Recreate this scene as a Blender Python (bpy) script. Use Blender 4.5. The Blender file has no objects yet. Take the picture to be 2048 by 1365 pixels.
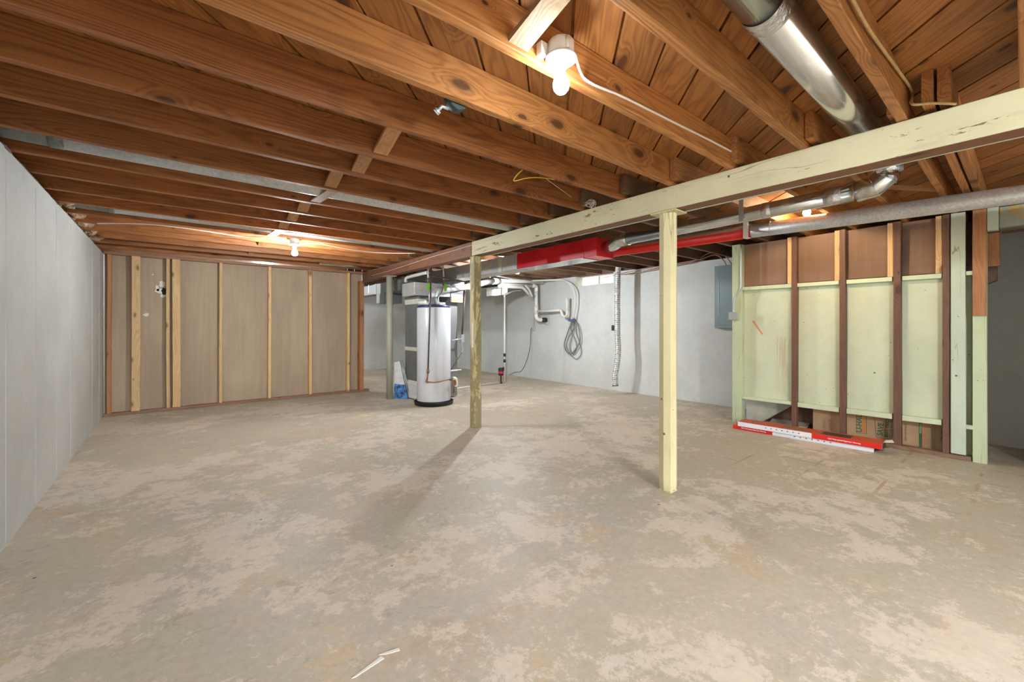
import bpy, bmesh, math, random
from mathutils import Vector, Matrix
from math import pi, sin, cos, atan2, sqrt
random.seed(7)
SC = bpy.context.scene
COL = SC.collection

# ------------------------------------------------------------------ camera
cam_d = bpy.data.cameras.new('camera')
cam = bpy.data.objects.new('camera', cam_d); COL.objects.link(cam)
cam.location = (0, 0, 1.2)
cam.rotation_euler = (pi/2, 0, -math.radians(39.15))
cam_d.sensor_fit = 'HORIZONTAL'; cam_d.sensor_width = 36.0
cam_d.lens = 36.0*837.7/2048
cam_d.shift_y = -29.5/2048
cam_d.clip_start = 0.02; cam_d.clip_end = 100
SC.camera = cam

# ------------------------------------------------------------------ world, exposure
SKY_HI, SKY_LO = 5.0, 0.4
W = bpy.data.worlds.new('world'); SC.world = W; W.use_nodes = True
# overcast daylight: bright sky above the horizon, dim ground below
_n = W.node_tree.nodes; _l = W.node_tree.links
bgn = _n['Background']; _tc = _n.new('ShaderNodeTexCoord'); _sx = _n.new('ShaderNodeSeparateXYZ'); _mr = _n.new('ShaderNodeMapRange')
_l.new(_tc.outputs['Generated'], _sx.inputs[0]); _l.new(_sx.outputs[2], _mr.inputs[0])
_mr.inputs[1].default_value = -0.02; _mr.inputs[2].default_value = 0.10; _mr.inputs[3].default_value = SKY_LO; _mr.inputs[4].default_value = SKY_HI
_l.new(_mr.outputs[0], bgn.inputs[1]); bgn.inputs[0].default_value = (0.90, 0.96, 1.0, 1)
SC.view_settings.view_transform = 'Standard'
SC.view_settings.look = 'None'
SC.view_settings.exposure = 0.66
SC.view_settings.gamma = 1.0
SC.view_settings.use_curve_mapping = False
BULB = dict(near=150, far=1300, right=430, duct=2050, rear=3900, back=2200)   # emission strengths; rear and back are added, unseen fill bulbs

# ------------------------------------------------------------------ node helpers
def new_mat(name):
    m = bpy.data.materials.new(name); m.use_nodes = True
    nt = m.node_tree; nt.nodes.clear()
    out = nt.nodes.new('ShaderNodeOutputMaterial'); b = nt.nodes.new('ShaderNodeBsdfPrincipled')
    nt.links.new(b.outputs[0], out.inputs[0])
    return m, nt, b
class NT:
    def __init__(s, nt): s.nt = nt
    def link(s, a, b): s.nt.links.new(a, b)
    def put(s, sock, v):
        if hasattr(v, 'type') and hasattr(v, 'links'): s.link(v, sock)
        else: sock.default_value = v
    def coord(s, kind='Object'): return s.nt.nodes.new('ShaderNodeTexCoord').outputs[kind]
    def pos(s): return s.nt.nodes.new('ShaderNodeNewGeometry').outputs['Position']
    def rnd(s): return s.nt.nodes.new('ShaderNodeObjectInfo').outputs['Random']
    def m(s, op, a, b=0.0, c=0.0, clamp=False):
        n = s.nt.nodes.new('ShaderNodeMath'); n.operation = op; n.use_clamp = clamp
        s.put(n.inputs[0], a); s.put(n.inputs[1], b); s.put(n.inputs[2], c); return n.outputs[0]
    def vm(s, op, a, b=(0,0,0), scale=None):
        n = s.nt.nodes.new('ShaderNodeVectorMath'); n.operation = op
        s.put(n.inputs[0], a); s.put(n.inputs[1], b)
        if scale is not None: s.put(n.inputs[3], scale)
        return n.outputs[0]
    def comb(s, x, y, z):
        n = s.nt.nodes.new('ShaderNodeCombineXYZ'); s.put(n.inputs[0], x); s.put(n.inputs[1], y); s.put(n.inputs[2], z); return n.outputs[0]
    def sep(s, v):
        n = s.nt.nodes.new('ShaderNodeSeparateXYZ'); s.link(v, n.inputs[0]); return n.outputs
    def noise(s, v, scale=1.0, detail=3.0, rough=0.5, dist=0.0):
        n = s.nt.nodes.new('ShaderNodeTexNoise'); s.link(v, n.inputs['Vector'])
        s.put(n.inputs['Scale'], scale); s.put(n.inputs['Detail'], detail); s.put(n.inputs['Roughness'], rough); s.put(n.inputs['Distortion'], dist)
        return n.outputs[0]
    def noisec(s, v, scale=1.0, detail=3.0):
        n = s.nt.nodes.new('ShaderNodeTexNoise'); s.link(v, n.inputs['Vector'])
        s.put(n.inputs['Scale'], scale); s.put(n.inputs['Detail'], detail); return n.outputs[1]
    def voro(s, v, scale=1.0, feature='F1', out='Distance', rand=1.0):
        n = s.nt.nodes.new('ShaderNodeTexVoronoi'); n.feature = feature; s.link(v, n.inputs['Vector'])
        s.put(n.inputs['Scale'], scale); s.put(n.inputs['Randomness'], rand); return n.outputs[out]
    def voro2(s, x, y, scale=1.0):
        n = s.nt.nodes.new('ShaderNodeTexVoronoi'); n.voronoi_dimensions = '2D'; s.link(s.comb(x, y, 0.0), n.inputs['Vector'])
        s.put(n.inputs['Scale'], scale)
        return s.m('DIVIDE', n.outputs['Distance'], s.m('MULTIPLY_ADD', s.sep(n.outputs['Color'])[0], 1.15, 0.25))
    def white(s, v):
        n = s.nt.nodes.new('ShaderNodeTexWhiteNoise'); n.noise_dimensions = '1D'; s.put(n.inputs['W'], v); return n.outputs[0]
    def ramp(s, f, a, b, lo=0.0, hi=1.0):
        n = s.nt.nodes.new('ShaderNodeMapRange'); n.interpolation_type = 'SMOOTHSTEP'
        s.put(n.inputs[0], f); s.put(n.inputs[1], a); s.put(n.inputs[2], b); s.put(n.inputs[3], lo); s.put(n.inputs[4], hi); return n.outputs[0]
    def mix(s, f, a, b, mode='MIX'):
        n = s.nt.nodes.new('ShaderNodeMix'); n.data_type = 'RGBA'; n.blend_type = mode
        s.put(n.inputs[0], f)
        for k, v in ((6, a), (7, b)):
            if isinstance(v, tuple) and len(v) == 3: v = v + (1,)
            s.put(n.inputs[k], v)
        return n.outputs[2]
    def bump(s, h, strength=0.3, dist=0.01):
        n = s.nt.nodes.new('ShaderNodeBump'); s.put(n.inputs['Strength'], strength); s.put(n.inputs['Distance'], dist); s.link(h, n.inputs['Height']); return n.outputs[0]

def plain(name, col, rough=0.5, metal=0.0, noise=0.0, nscale=8.0, bump=0.0, emit=None):
    m, nt, b = new_mat(name); N = NT(nt)
    b.inputs['Roughness'].default_value = rough; b.inputs['Metallic'].default_value = metal
    c = tuple(col)
    if noise > 0:
        n = N.noise(N.coord(), nscale, 5, 0.6)
        dark = tuple(x*(1-noise) for x in c); lite = tuple(min(1, x*(1+noise*0.6)) for x in c)
        N.link(N.mix(N.ramp(n, 0.3, 0.7), dark, lite), b.inputs['Base Color'])
        if bump: N.link(N.bump(n, bump, 0.01), b.inputs['Normal'])
    else:
        b.inputs['Base Color'].default_value = c + (1,)
    if emit:
        b.inputs['Emission Color'].default_value = c + (1,); b.inputs['Emission Strength'].default_value = emit
    return m

def wood(name, axis, light, dark, knot=(0.06, 0.02, 0.008), knots=1.0, contrast=1.0, rough=0.6, vary=0.25, stain=0.0, knotden=1.0, perp=None):
    """sawn timber, grain along one object axis, cathedral bands and elliptical knots"""
    m, nt, b = new_mat(name); N = NT(nt)
    r = N.rnd()
    base = N.coord()
    off = N.comb(N.m('MULTIPLY', r, 37.0), N.m('MULTIPLY', r, 71.3), N.m('MULTIPLY', r, 13.7))
    v = N.vm('ADD', base, off)
    if axis == 'D':   # diagonal boards of the subfloor, grain along x+y
        o = N.sep(base)
        al = N.m('MULTIPLY', N.m('ADD', o[0], o[1]), 0.70711)
        ac = N.m('MULTIPLY', N.m('SUBTRACT', o[0], o[1]), 0.70711)
        idx = N.m('FLOOR', N.m('DIVIDE', N.m('SUBTRACT', ac, 0.067), 0.194))
        r = N.white(idx)
        al = N.m('ADD', al, N.m('MULTIPLY', r, 57.0))
        cell = N.m('ADD', ac, N.m('MULTIPLY', r, 31.0))
        v = N.comb(al, cell, o[2])
        sc1, sc2, sc3 = (0.55, 5.0, 1.0), (2.0, 4.2, 0.01), (4, 160, 60)
    else:
        def A(a, c, d): return {'X': (a, c, d), 'Y': (c, a, d), 'Z': (c, d, a)}[axis]
        sc1, sc2, sc3 = A(0.5, 6.0, 6.0), {'X': (1.9, 0.4, 4.2), 'Y': (0.4, 1.9, 4.2), 'Z': (4.2, 0.4, 1.9)}[axis], A(4, 150, 150)
    wv = N.sep(v); wn = N.sep(N.vm('SCALE', N.noisec(v, 9.0, 2), scale=0.08))
    if axis == 'D': ka, kb = wv[0], wv[1]
    else:
        ia = 'XYZ'.index(axis); oth = [k for k in range(3) if k != ia]
        ka = wv[ia]; kb = N.m('ADD', wv[oth[0]], wv[oth[1]])
    ka = N.m('ADD', N.m('MULTIPLY', ka, 1.9), wn[0]); kb = N.m('ADD', N.m('MULTIPLY', kb, 4.2), wn[1])
    kd = N.voro2(ka, kb, 0.85*knotden)
    ksz = N.ramp(kd, 0.03, 0.24, 1.0, 0.0)
    n1 = N.noise(N.vm('MULTIPLY', v, sc1), 1.0, 2.5, 0.5, 0.25)
    ph = N.m('ADD', N.m('MULTIPLY', n1, 120.0), N.m('MULTIPLY', ksz, 17.0*knots))
    band = N.m('MULTIPLY_ADD', N.m('SINE', ph), 0.5, 0.5)
    band = N.m('POWER', band, 1.6)
    fib = N.noise(N.vm('MULTIPLY', v, sc3), 1.0, 3, 0.6)
    big = N.noise(v, 1.4, 3, 0.6)
    f = N.m('ADD', N.m('MULTIPLY', band, 0.42*contrast), N.m('MULTIPLY', N.m('SUBTRACT', fib, 0.5), 0.9*contrast))
    f = N.m('ADD', f, N.m('MULTIPLY', N.m('SUBTRACT', big, 0.42), 0.9), clamp=True)
    col = N.mix(f, light, dark)
    hv = N.m('MULTIPLY_ADD', N.m('SUBTRACT', r, 0.5), vary*2, 1.0)
    col = N.mix(1.0, col, N.comb(hv, hv, hv), 'MULTIPLY')
    kc = N.m('MULTIPLY', N.ramp(kd, 0.045, 0.075, 1.0, 0.0), knots, clamp=True)
    col = N.mix(N.m('MULTIPLY', kc, 0.86), col, knot)
    halo = N.m('MULTIPLY', N.ramp(kd, 0.07, 0.14, 1.0, 0.0), 0.35*knots, clamp=True)
    col = N.mix(halo, col, tuple(x*0.55 for x in dark))
    if stain > 0:
        st = N.ramp(N.noise(v, 2.6, 5, 0.65), 0.54, 0.75)
        col = N.mix(N.m('MULTIPLY', st, stain), col, tuple(x*0.35 for x in dark))
    N.link(col, b.inputs['Base Color'])
    b.inputs['Roughness'].default_value = rough
    N.link(N.bump(N.m('ADD', fib, N.m('MULTIPLY', band, 0.4)), 0.25, 0.003), b.inputs['Normal'])
    return m

def painted(name, col, under, chips=0.5, rough=0.5, scale=9.0, dirt=(0.25, 0.2, 0.12), dirtamt=0.3, axis=None, spots=True, stainbox=None):
    m, nt, b = new_mat(name); N = NT(nt)
    r = N.rnd(); v = N.vm('ADD', N.coord(), N.comb(N.m('MULTIPLY', r, 17.0), N.m('MULTIPLY', r, 9.0), N.m('MULTIPLY', r, 29.0)))
    big = N.noise(v, 1.7, 5, 0.65)
    c = N.mix(N.ramp(big, 0.35, 0.7), col, tuple(x*0.88 for x in col))
    vs = N.vm('MULTIPLY', v, {'Y': (1, .25, 1), 'Z': (1, 1, .25), 'X': (.25, 1, 1), None: (1, 1, 1)}[axis])
    c = N.mix(N.m('MULTIPLY', N.ramp(N.noise(vs, 7.0, 6, 0.75), 0.5, 0.78), dirtamt), c, dirt)
    ch = N.noise(vs, scale, 6, 0.8, 0.3)
    c = N.mix(N.ramp(ch, 0.78-0.22*chips, 0.795-0.22*chips), c, under)
    if spots:
        sp = N.voro(v, 13.0)
        gate = N.ramp(N.noise(v, 2.3, 3), 0.46, 0.54)
        c = N.mix(N.m('MULTIPLY', N.ramp(sp, 0.04, 0.08, 0.8, 0.0), gate), c, (0.06, 0.04, 0.025))
        sp2 = N.voro(N.vm('ADD', v, (3.3, 1.7, 5.1)), 3.3)
        c = N.mix(N.ramp(sp2, 0.022, 0.036, 0.9, 0.0), c, (0.05, 0.03, 0.02))
    if axis:
        cr = N.noise(N.vm('MULTIPLY', v, {'Y': (8, .5, 8), 'Z': (8, 8, .5), 'X': (.5, 8, 8)}[axis]), 1.0, 3, 0.5)
        cl = N.ramp(N.m('ABSOLUTE', N.m('SUBTRACT', cr, 0.5)), 0.002, 0.006, 1.0, 0.0)
        c = N.mix(N.m('MULTIPLY', cl, N.ramp(N.noise(v, 1.3, 3), 0.52, 0.58, 0.0, 0.6)), c, (0.16, 0.12, 0.07))
    if stainbox:
        ya, yb_, za, zb_ = stainbox; o = N.sep(N.pos())
        g1 = N.m('MULTIPLY', N.ramp(o[1], ya, ya+0.05), N.ramp(o[1], yb_-0.05, yb_, 1.0, 0.0))
        g2 = N.m('MULTIPLY', N.ramp(o[2], za, zb_), N.ramp(o[2], zb_+0.02, zb_+0.08, 1.0, 0.0))
        st = N.noise(N.vm('MULTIPLY', N.pos(), (1, 60, 2)), 1.0, 4, 0.7)
        c = N.mix(N.m('MULTIPLY', N.m('MULTIPLY', g1, g2), N.ramp(st, 0.42, 0.62, 0.0, 0.65)), c, (0.42, 0.30, 0.15))
    N.link(c, b.inputs['Base Color']); b.inputs['Roughness'].default_value = rough
    N.link(N.bump(N.noise(vs, 30, 4, 0.6), 0.12, 0.004), b.inputs['Normal'])
    return m

def galv(name, base=(0.60, 0.63, 0.65), rough=0.33, scale=70.0, contrast=0.35, metal=0.85, stretch=(1, 1, 1)):
    m, nt, b = new_mat(name); N = NT(nt)
    v = N.vm('MULTIPLY', N.coord(), stretch)
    n = N.nt.nodes.new('ShaderNodeTexVoronoi'); N.link(v, n.inputs['Vector']); n.inputs['Scale'].default_value = scale
    g = N.sep(n.outputs['Color'])[0]
    g2 = N.noise(v, 5.0, 4, 0.6)
    f = N.m('ADD', N.m('MULTIPLY', N.m('SUBTRACT', g, 0.5), contrast), N.m('MULTIPLY', N.m('SUBTRACT', g2, 0.5), 0.5))
    f = N.m('ADD', f, 0.5, clamp=True)
    N.link(N.mix(f, tuple(x*0.55 for x in base), tuple(min(1, x*1.25) for x in base)), b.inputs['Base Color'])
    b.inputs['Metallic'].default_value = metal
    N.link(N.m('MULTIPLY_ADD', g, 0.18 if contrast else 0.0, rough-0.06), b.inputs['Roughness'])
    N.link(N.bump(g2, 0.10, 0.006), b.inputs['Normal'])
    return m

# ------------------------------------------------------------------ geometry helpers
def box(bm, x0, x1, y0, y1, z0, z1, bevel=0.0, seg=1):
    vs = [bm.verts.new(p) for p in [(x0,y0,z0),(x1,y0,z0),(x1,y1,z0),(x0,y1,z0),(x0,y0,z1),(x1,y0,z1),(x1,y1,z1),(x0,y1,z1)]]
    fs = [bm.faces.new([vs[i] for i in q]) for q in [(0,3,2,1),(4,5,6,7),(0,1,5,4),(1,2,6,5),(2,3,7,6),(3,0,4,7)]]
    if bevel > 0:
        es = list({e for f in fs for e in f.edges})
        bmesh.ops.bevel(bm, geom=es, offset=bevel, segments=seg, affect='EDGES', profile=0.5)
    return bm
def B(*a, **k):
    return box(bmesh.new(), *a, **k)
def hexa(bm, pts):
    """8 points: bottom loop then top loop"""
    vs = [bm.verts.new(p) for p in pts]
    for q in [(0,3,2,1),(4,5,6,7),(0,1,5,4),(1,2,6,5),(2,3,7,6),(3,0,4,7)]: bm.faces.new([vs[i] for i in q])
    return bm
def timber(axis, a0, a1, b0, b1, c0, c1, wob=0.002, n=None, bevel=0.003, seed=0):
    """long rough-sawn timber along axis; slightly uneven edges"""
    rnd = random.Random(seed*97+13)
    n = n or max(2, int((a1-a0)/0.18))
    bm = bmesh.new()
    prof = [(b0+bevel, c0), (b1-bevel, c0), (b1, c0+bevel), (b1, c1-bevel), (b1-bevel, c1), (b0+bevel, c1), (b0, c1-bevel), (b0, c0+bevel)]
    rings = []
    ph = [rnd.uniform(0, 6.28) for _ in range(4)]
    for i in range(n+1):
        t = i/n; a = a0+(a1-a0)*t
        db = wob*sin(ph[0]+a*1.7) + rnd.uniform(-1, 1)*wob*0.4; dc = wob*sin(ph[1]+a*2.3) + rnd.uniform(-1, 1)*wob*0.4
        ring = []
        for (b, c) in prof:
            bb = b+db + rnd.uniform(-1, 1)*wob*0.25; cc = c+(dc + rnd.uniform(-1, 1)*wob*0.25 if c < (c0+c1)/2 else 0)
            p = {'X': (a, bb, cc), 'Y': (bb, a, cc), 'Z': (bb, cc, a)}[axis]
            ring.append(bm.verts.new(p))
        rings.append(ring)
    for i in range(n):
        for k in range(8):
            bm.faces.new([rings[i][k], rings[i][(k+1) % 8], rings[i+1][(k+1) % 8], rings[i+1][k]])
    bm.faces.new(rings[0]); bm.faces.new(list(reversed(rings[-1])))
    bmesh.ops.recalc_face_normals(bm, faces=bm.faces[:])
    return bm
def catmull(pts, sub=6, closed=False):
    P = [Vector(p) for p in pts]; out = []
    n = len(P)
    for i in range(n-1):
        p0 = P[max(i-1, 0)]; p1 = P[i]; p2 = P[i+1]; p3 = P[min(i+2, n-1)]
        for k in range(sub):
            t = k/sub
            out.append(0.5*((2*p1)+(-p0+p2)*t+(2*p0-5*p1+4*p2-p3)*t*t+(-p0+3*p1-3*p2+p3)*t*t*t))
    out.append(P[-1]); return out
def tube(bm, pts, r, seg=16, caps=True, radii=None, sx=1.0):
    P = [Vector(p) for p in pts]; n = len(P)
    T = []
    for i in range(n):
        a = P[max(i-1, 0)]; b = P[min(i+1, n-1)]; T.append((b-a).normalized())
    up = Vector((0, 0, 1)) if abs(T[0].z) < 0.9 else Vector((1, 0, 0))
    u = T[0].cross(up).normalized(); rings = []
    for i in range(n):
        u = (u - T[i]*u.dot(T[i])).normalized(); w = T[i].cross(u)
        rr = radii[i] if radii else r
        rings.append([bm.verts.new(P[i]+u*cos(2*pi*k/seg)*rr*sx+w*sin(2*pi*k/seg)*rr) for k in range(seg)])
    for i in range(n-1):
        for k in range(seg):
            f = bm.faces.new([rings[i][k], rings[i][(k+1) % seg], rings[i+1][(k+1) % seg], rings[i+1][k]]); f.smooth = True
    if caps:
        bm.faces.new(list(reversed(rings[0]))); bm.faces.new(rings[-1])
    return bm
def T_(pts, r, **k):
    return tube(bmesh.new(), pts, r, **k)
def cyl(bm, c, axis, r, length, seg=24, r2=None):
    c = Vector(c); d = {'X': Vector((1,0,0)), 'Y': Vector((0,1,0)), 'Z': Vector((0,0,1))}[axis] if isinstance(axis, str) else Vector(axis).normalized()
    return tube(bm, [c, c+d*length], r, seg=seg, radii=[r, r if r2 is None else r2])
def lathe(bm, prof, c, seg=32, axis='Z'):
    rings = []
    for (r, z) in prof:
        ring = []
        for k in range(seg):
            a = 2*pi*k/seg
            q = (r*cos(a), r*sin(a), z)
            if axis == 'Y': q = (q[0], q[2], q[1])
            if axis == 'X': q = (q[2], q[0], q[1])
            ring.append(bm.verts.new((c[0]+q[0], c[1]+q[1], c[2]+q[2])))
        rings.append(ring)
    for i in range(len(rings)-1):
        for k in range(seg):
            f = bm.faces.new([rings[i][k], rings[i][(k+1) % seg], rings[i+1][(k+1) % seg], rings[i+1][k]]); f.smooth = True
    bm.faces.new(list(reversed(rings[0]))); bm.faces.new(rings[-1])
    bmesh.ops.recalc_face_normals(bm, faces=bm.faces[:])
    return bm
def sphere(bm, c, r, u=20, v=12, s=(1,1,1)):
    M = Matrix.Translation(c) @ Matrix.Diagonal((s[0], s[1], s[2], 1))
    g = bmesh.ops.create_uvsphere(bm, u_segments=u, v_segments=v, radius=r, matrix=M)
    for f in {f for q in g['verts'] for f in q.link_faces}: f.smooth = True
    return bm
def prism(bm, poly, axis, a0, a1):
    """polygon in the plane across axis, extruded from a0 to a1"""
    def p(q, a): return {'X': (a, q[0], q[1]), 'Y': (q[0], a, q[1]), 'Z': (q[0], q[1], a)}[axis]
    A = [bm.verts.new(p(q, a0)) for q in poly]; C = [bm.verts.new(p(q, a1)) for q in poly]
    n = len(poly)
    for k in range(n): bm.faces.new([A[k], A[(k+1) % n], C[(k+1) % n], C[k]])
    bm.faces.new(list(reversed(A))); bm.faces.new(C)
    bmesh.ops.recalc_face_normals(bm, faces=bm.faces[:])
    return bm

ORG = {}
def obj(name, bm, mat, parent=None, origin=None, smooth=None):
    xs = [v.co for v in bm.verts]
    if origin is None:
        lo = Vector((min(v.x for v in xs), min(v.y for v in xs), min(v.z for v in xs)))
        hi = Vector((max(v.x for v in xs), max(v.y for v in xs), max(v.z for v in xs)))
        origin = Vector(((lo.x+hi.x)/2, (lo.y+hi.y)/2, lo.z))
    origin = Vector(origin)
    for v in bm.verts: v.co -= origin
    me = bpy.data.meshes.new(name); bm.to_mesh(me); bm.free()
    o = bpy.data.objects.new(name, me); COL.objects.link(o)
    if mat:
        for mm in (mat if isinstance(mat, (list, tuple)) else [mat]): me.materials.append(mm)
    ORG[o.name] = origin.copy()
    if parent:
        o.parent = parent; o.location = origin-ORG[parent.name]
    else: o.location = origin
    return o
def thing(name, label, cat, loc, group=None):
    o = bpy.data.objects.new(name, None); COL.objects.link(o); o.empty_display_size = 0.1
    o.location = loc; ORG[o.name] = Vector(loc)
    o['label'] = label; o['category'] = cat
    if group: o['group'] = group
    return o
def tag(o, label, cat, group=None, kind=None):
    o['label'] = label; o['category'] = cat
    if group: o['group'] = group
    if kind: o['kind'] = kind
    return o
def struct(name, bm, mat, parent=None, origin=None):
    o = obj(name, bm, mat, parent, origin)
    if not parent: o['kind'] = 'structure'
    return o
def sublab(o, l): o['label'] = l; return o
def text_mesh(name, s, size, mat, parent, loc, rot, bold=0.0, sx=1.0, align='LEFT'):
    c = bpy.data.curves.new(name, 'FONT'); c.body = s; c.size = size; c.extrude = 0.0004; c.offset = bold; c.align_x = align
    t = bpy.data.objects.new(name+'_tmp', c); COL.objects.link(t)
    dg = bpy.context.evaluated_depsgraph_get(); me = bpy.data.meshes.new_from_object(t.evaluated_get(dg))
    bpy.data.objects.remove(t, do_unlink=True)
    me.materials.clear(); me.materials.append(mat)
    o = bpy.data.objects.new(name, me); COL.objects.link(o)
    o.parent = parent; o.location = Vector(loc)-ORG[parent.name]; o.rotation_euler = rot; o.scale = (sx, 1, 1)
    ORG[o.name] = Vector(loc)
    return o

# ------------------------------------------------------------------ materials
M = {}
M['joist'] = wood('joist_wood', 'X', (0.46, 0.195, 0.055), (0.175, 0.054, 0.011), vary=0.14, contrast=1.1, stain=0.25)
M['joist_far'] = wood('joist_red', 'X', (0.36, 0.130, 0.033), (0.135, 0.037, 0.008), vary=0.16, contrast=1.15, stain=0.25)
M['brace'] = wood('brace_wood', 'Y', (0.50, 0.27, 0.12), (0.30, 0.13, 0.05), vary=0.15, knots=0.3)
M['brace_pale'] = wood('brace_pale_wood', 'Y', (0.38, 0.26, 0.14), (0.25, 0.15, 0.07), vary=0.05, knots=0.3)
M['joist_dark'] = wood('joist_grey_brown', 'X', (0.20, 0.115, 0.065), (0.09, 0.045, 0.025), vary=0.15, contrast=0.9, stain=0.5)
M['sub'] = wood('subfloor_wood', 'D', (0.36, 0.145, 0.036), (0.15, 0.046, 0.010), vary=0.22, contrast=1.1, stain=0.45)
M['girder'] = painted('girder_cream', (0.66, 0.61, 0.39), (0.20, 0.13, 0.07), chips=0.75, axis='Y', dirtamt=0.35)
M['girder_brown'] = wood('girder_brown_wood', 'Y', (0.22, 0.095, 0.050), (0.12, 0.045, 0.023), knots=0.8, vary=0.05, contrast=0.8, stain=0.3)
M['post'] = painted('post_cream', (0.72, 0.64, 0.37), (0.36, 0.30, 0.16), chips=0.25, axis='Z', dirtamt=0.25)
M['post_olive'] = painted('post_olive', (0.33, 0.275, 0.14), (0.64, 0.53, 0.27), chips=1.25, axis='Z', scale=4.0, dirtamt=0.2, spots=False)
M['post_grey'] = plain('post_grey_green', (0.40, 0.39, 0.30), 0.45, noise=0.1, nscale=4)
M['green'] = painted('green_paint', (0.61, 0.67, 0.485), (0.45, 0.30, 0.15), chips=0.12, dirtamt=0.14, stainbox=(1.70, 1.90, 0.30, 1.02))
M['green_trim'] = painted('green_trim_paint', (0.61, 0.68, 0.47), (0.42, 0.30, 0.16), chips=0.35, dirtamt=0.35, scale=14)
M['green_post'] = painted('green_post_paint', (0.54, 0.63, 0.41), (0.30, 0.30, 0.16), chips=0.2, dirtamt=0.3, axis='Z')
M['green_plank'] = painted('green_plank_paint', (0.54, 0.62, 0.49), (0.30, 0.30, 0.2), chips=0.1, dirtamt=0.12, axis='Z')
M['stud_pale'] = wood('stud_pale_wood', 'Z', (0.74, 0.50, 0.25), (0.52, 0.29, 0.11), vary=0.1, knot=(0.22, 0.08, 0.03), knotden=1.0)
M['stud_orange'] = wood('stud_orange_wood', 'Z', (0.46, 0.21, 0.085), (0.28, 0.11, 0.04), vary=0.1)
M['stud_brown'] = wood('stud_brown_wood', 'Z', (0.165, 0.080, 0.048), (0.085, 0.038, 0.024), vary=0.12, contrast=0.8, stain=0.3)
M['plate'] = wood('plate_wood', 'X', (0.34, 0.18, 0.10), (0.20, 0.10, 0.05), vary=0.1)
M['plate_y'] = wood('plate_wood_y', 'Y', (0.22, 0.13, 0.085), (0.11, 0.06, 0.04), vary=0.1, stain=0.4)
M['galv'] = galv('galvanised_spangle', base=(0.68, 0.69, 0.68), scale=90, rough=0.42, contrast=0.35, metal=0.4)
M['galv_smooth'] = galv('galvanised_smooth', base=(0.72, 0.74, 0.73), scale=3, rough=0.24, contrast=0.0, metal=0.95, stretch=(0.6, 1, 1))
M['galv_dark'] = galv('galvanised_dark', base=(0.20, 0.21, 0.21), scale=60, rough=0.55, contrast=0.4, metal=0.2)
M['foil'] = plain('foil_tape', (0.74, 0.74, 0.75), 0.3, 0.95, noise=0.2, nscale=40, bump=0.9)
M['mastic'] = plain('mastic', (0.70, 0.68, 0.58), 0.8, noise=0.1, nscale=20, bump=0.5)
M['white_pl'] = plain('white_plastic', (0.80, 0.80, 0.78), 0.35)
M['pvc'] = plain('pvc', (0.74, 0.73, 0.68), 0.35, noise=0.05, nscale=5)
M['porcelain'] = plain('porcelain', (0.86, 0.86, 0.84), 0.25)
M['cable_white'] = plain('cable_white', (0.80, 0.76, 0.70), 0.5)
M['cable_tan'] = plain('cable_tan', (0.50, 0.33, 0.14), 0.7, noise=0.15, nscale=30)
M['cable_red'] = plain('cable_rust', (0.42, 0.24, 0.17), 0.6)
M['yellow'] = plain('yellow_wire', (0.72, 0.50, 0.05), 0.5)
M['black'] = plain('black_rubber', (0.02, 0.02, 0.022), 0.5)
M['iron'] = plain('gas_pipe', (0.10, 0.075, 0.06), 0.5, 0.4, noise=0.3, nscale=30)
M['copper'] = plain('copper_pipe', (0.32, 0.16, 0.09), 0.45, 0.6, noise=0.3, nscale=30)
M['steel'] = plain('steel_box', (0.55, 0.58, 0.60), 0.35, 0.7)
M['conduit'] = plain('conduit_steel', (0.46, 0.49, 0.48), 0.4, 0.6)
M['panel'] = plain('panel_grey', (0.155, 0.20, 0.215), 0.4, 0.2)
M['heater'] = plain('heater_enamel', (0.62, 0.64, 0.68), 0.25)
M['navy'] = plain('navy_trim', (0.02, 0.03, 0.10), 0.4)
M['furnace'] = plain('furnace_grey', (0.20, 0.20, 0.21), 0.45, 0.3, noise=0.08, nscale=3)
M['green_tag'] = plain('green_tag', (0.25, 0.75, 0.05), 0.5)
M['blue_bag'] = plain('blue_wrap', (0.08, 0.22, 0.50), 0.25, noise=0.85, nscale=14, bump=0.5)
M['clear_wrap'] = plain('pale_wrap', (0.70, 0.69, 0.71), 0.2, noise=0.12, nscale=12, bump=0.5)
M['pump_red'] = plain('pump_red', (0.60, 0.02, 0.03), 0.4)
M['hose_grey'] = plain('hose_grey', (0.17, 0.17, 0.16), 0.5)
M['valve_blue'] = plain('valve_blue', (0.07, 0.10, 0.22), 0.4)
M['blue_mark'] = plain('blue_ring', (0.05, 0.15, 0.55), 0.4)
M['red_card'] = plain('red_print', (0.66, 0.022, 0.015), 0.35)
M['orange_card'] = plain('orange_print', (0.58, 0.085, 0.028), 0.35)
M['white_card'] = plain('white_print', (0.80, 0.79, 0.83), 0.4)
M['black_print'] = plain('black_print', (0.04, 0.03, 0.03), 0.4)
M['tan_print'] = plain('plank_print', (0.30, 0.18, 0.09), 0.4, noise=0.4, nscale=30)
M['kraft'] = plain('cardboard', (0.46, 0.29, 0.165), 0.75, noise=0.08, nscale=6)
M['green_ink'] = plain('green_ink', (0.05, 0.13, 0.045), 0.7)
M['faded_ink'] = plain('faded_ink', (0.19, 0.17, 0.09), 0.7)
M['orange_ink'] = plain('orange_ink', (0.66, 0.20, 0.04), 0.7)
M['pale_ink'] = plain('pale_ink', (0.65, 0.58, 0.42), 0.7)
M['glass'] = None
M['frame'] = painted('window_frame', (0.66, 0.62, 0.50), (0.3, 0.2, 0.1), chips=0.5, dirtamt=0.4)
M['well'] = plain('window_well', (0.82, 0.84, 0.84), 0.7)
M['paper'] = plain('torn_paper', (0.80, 0.78, 0.72), 0.8)
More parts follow.
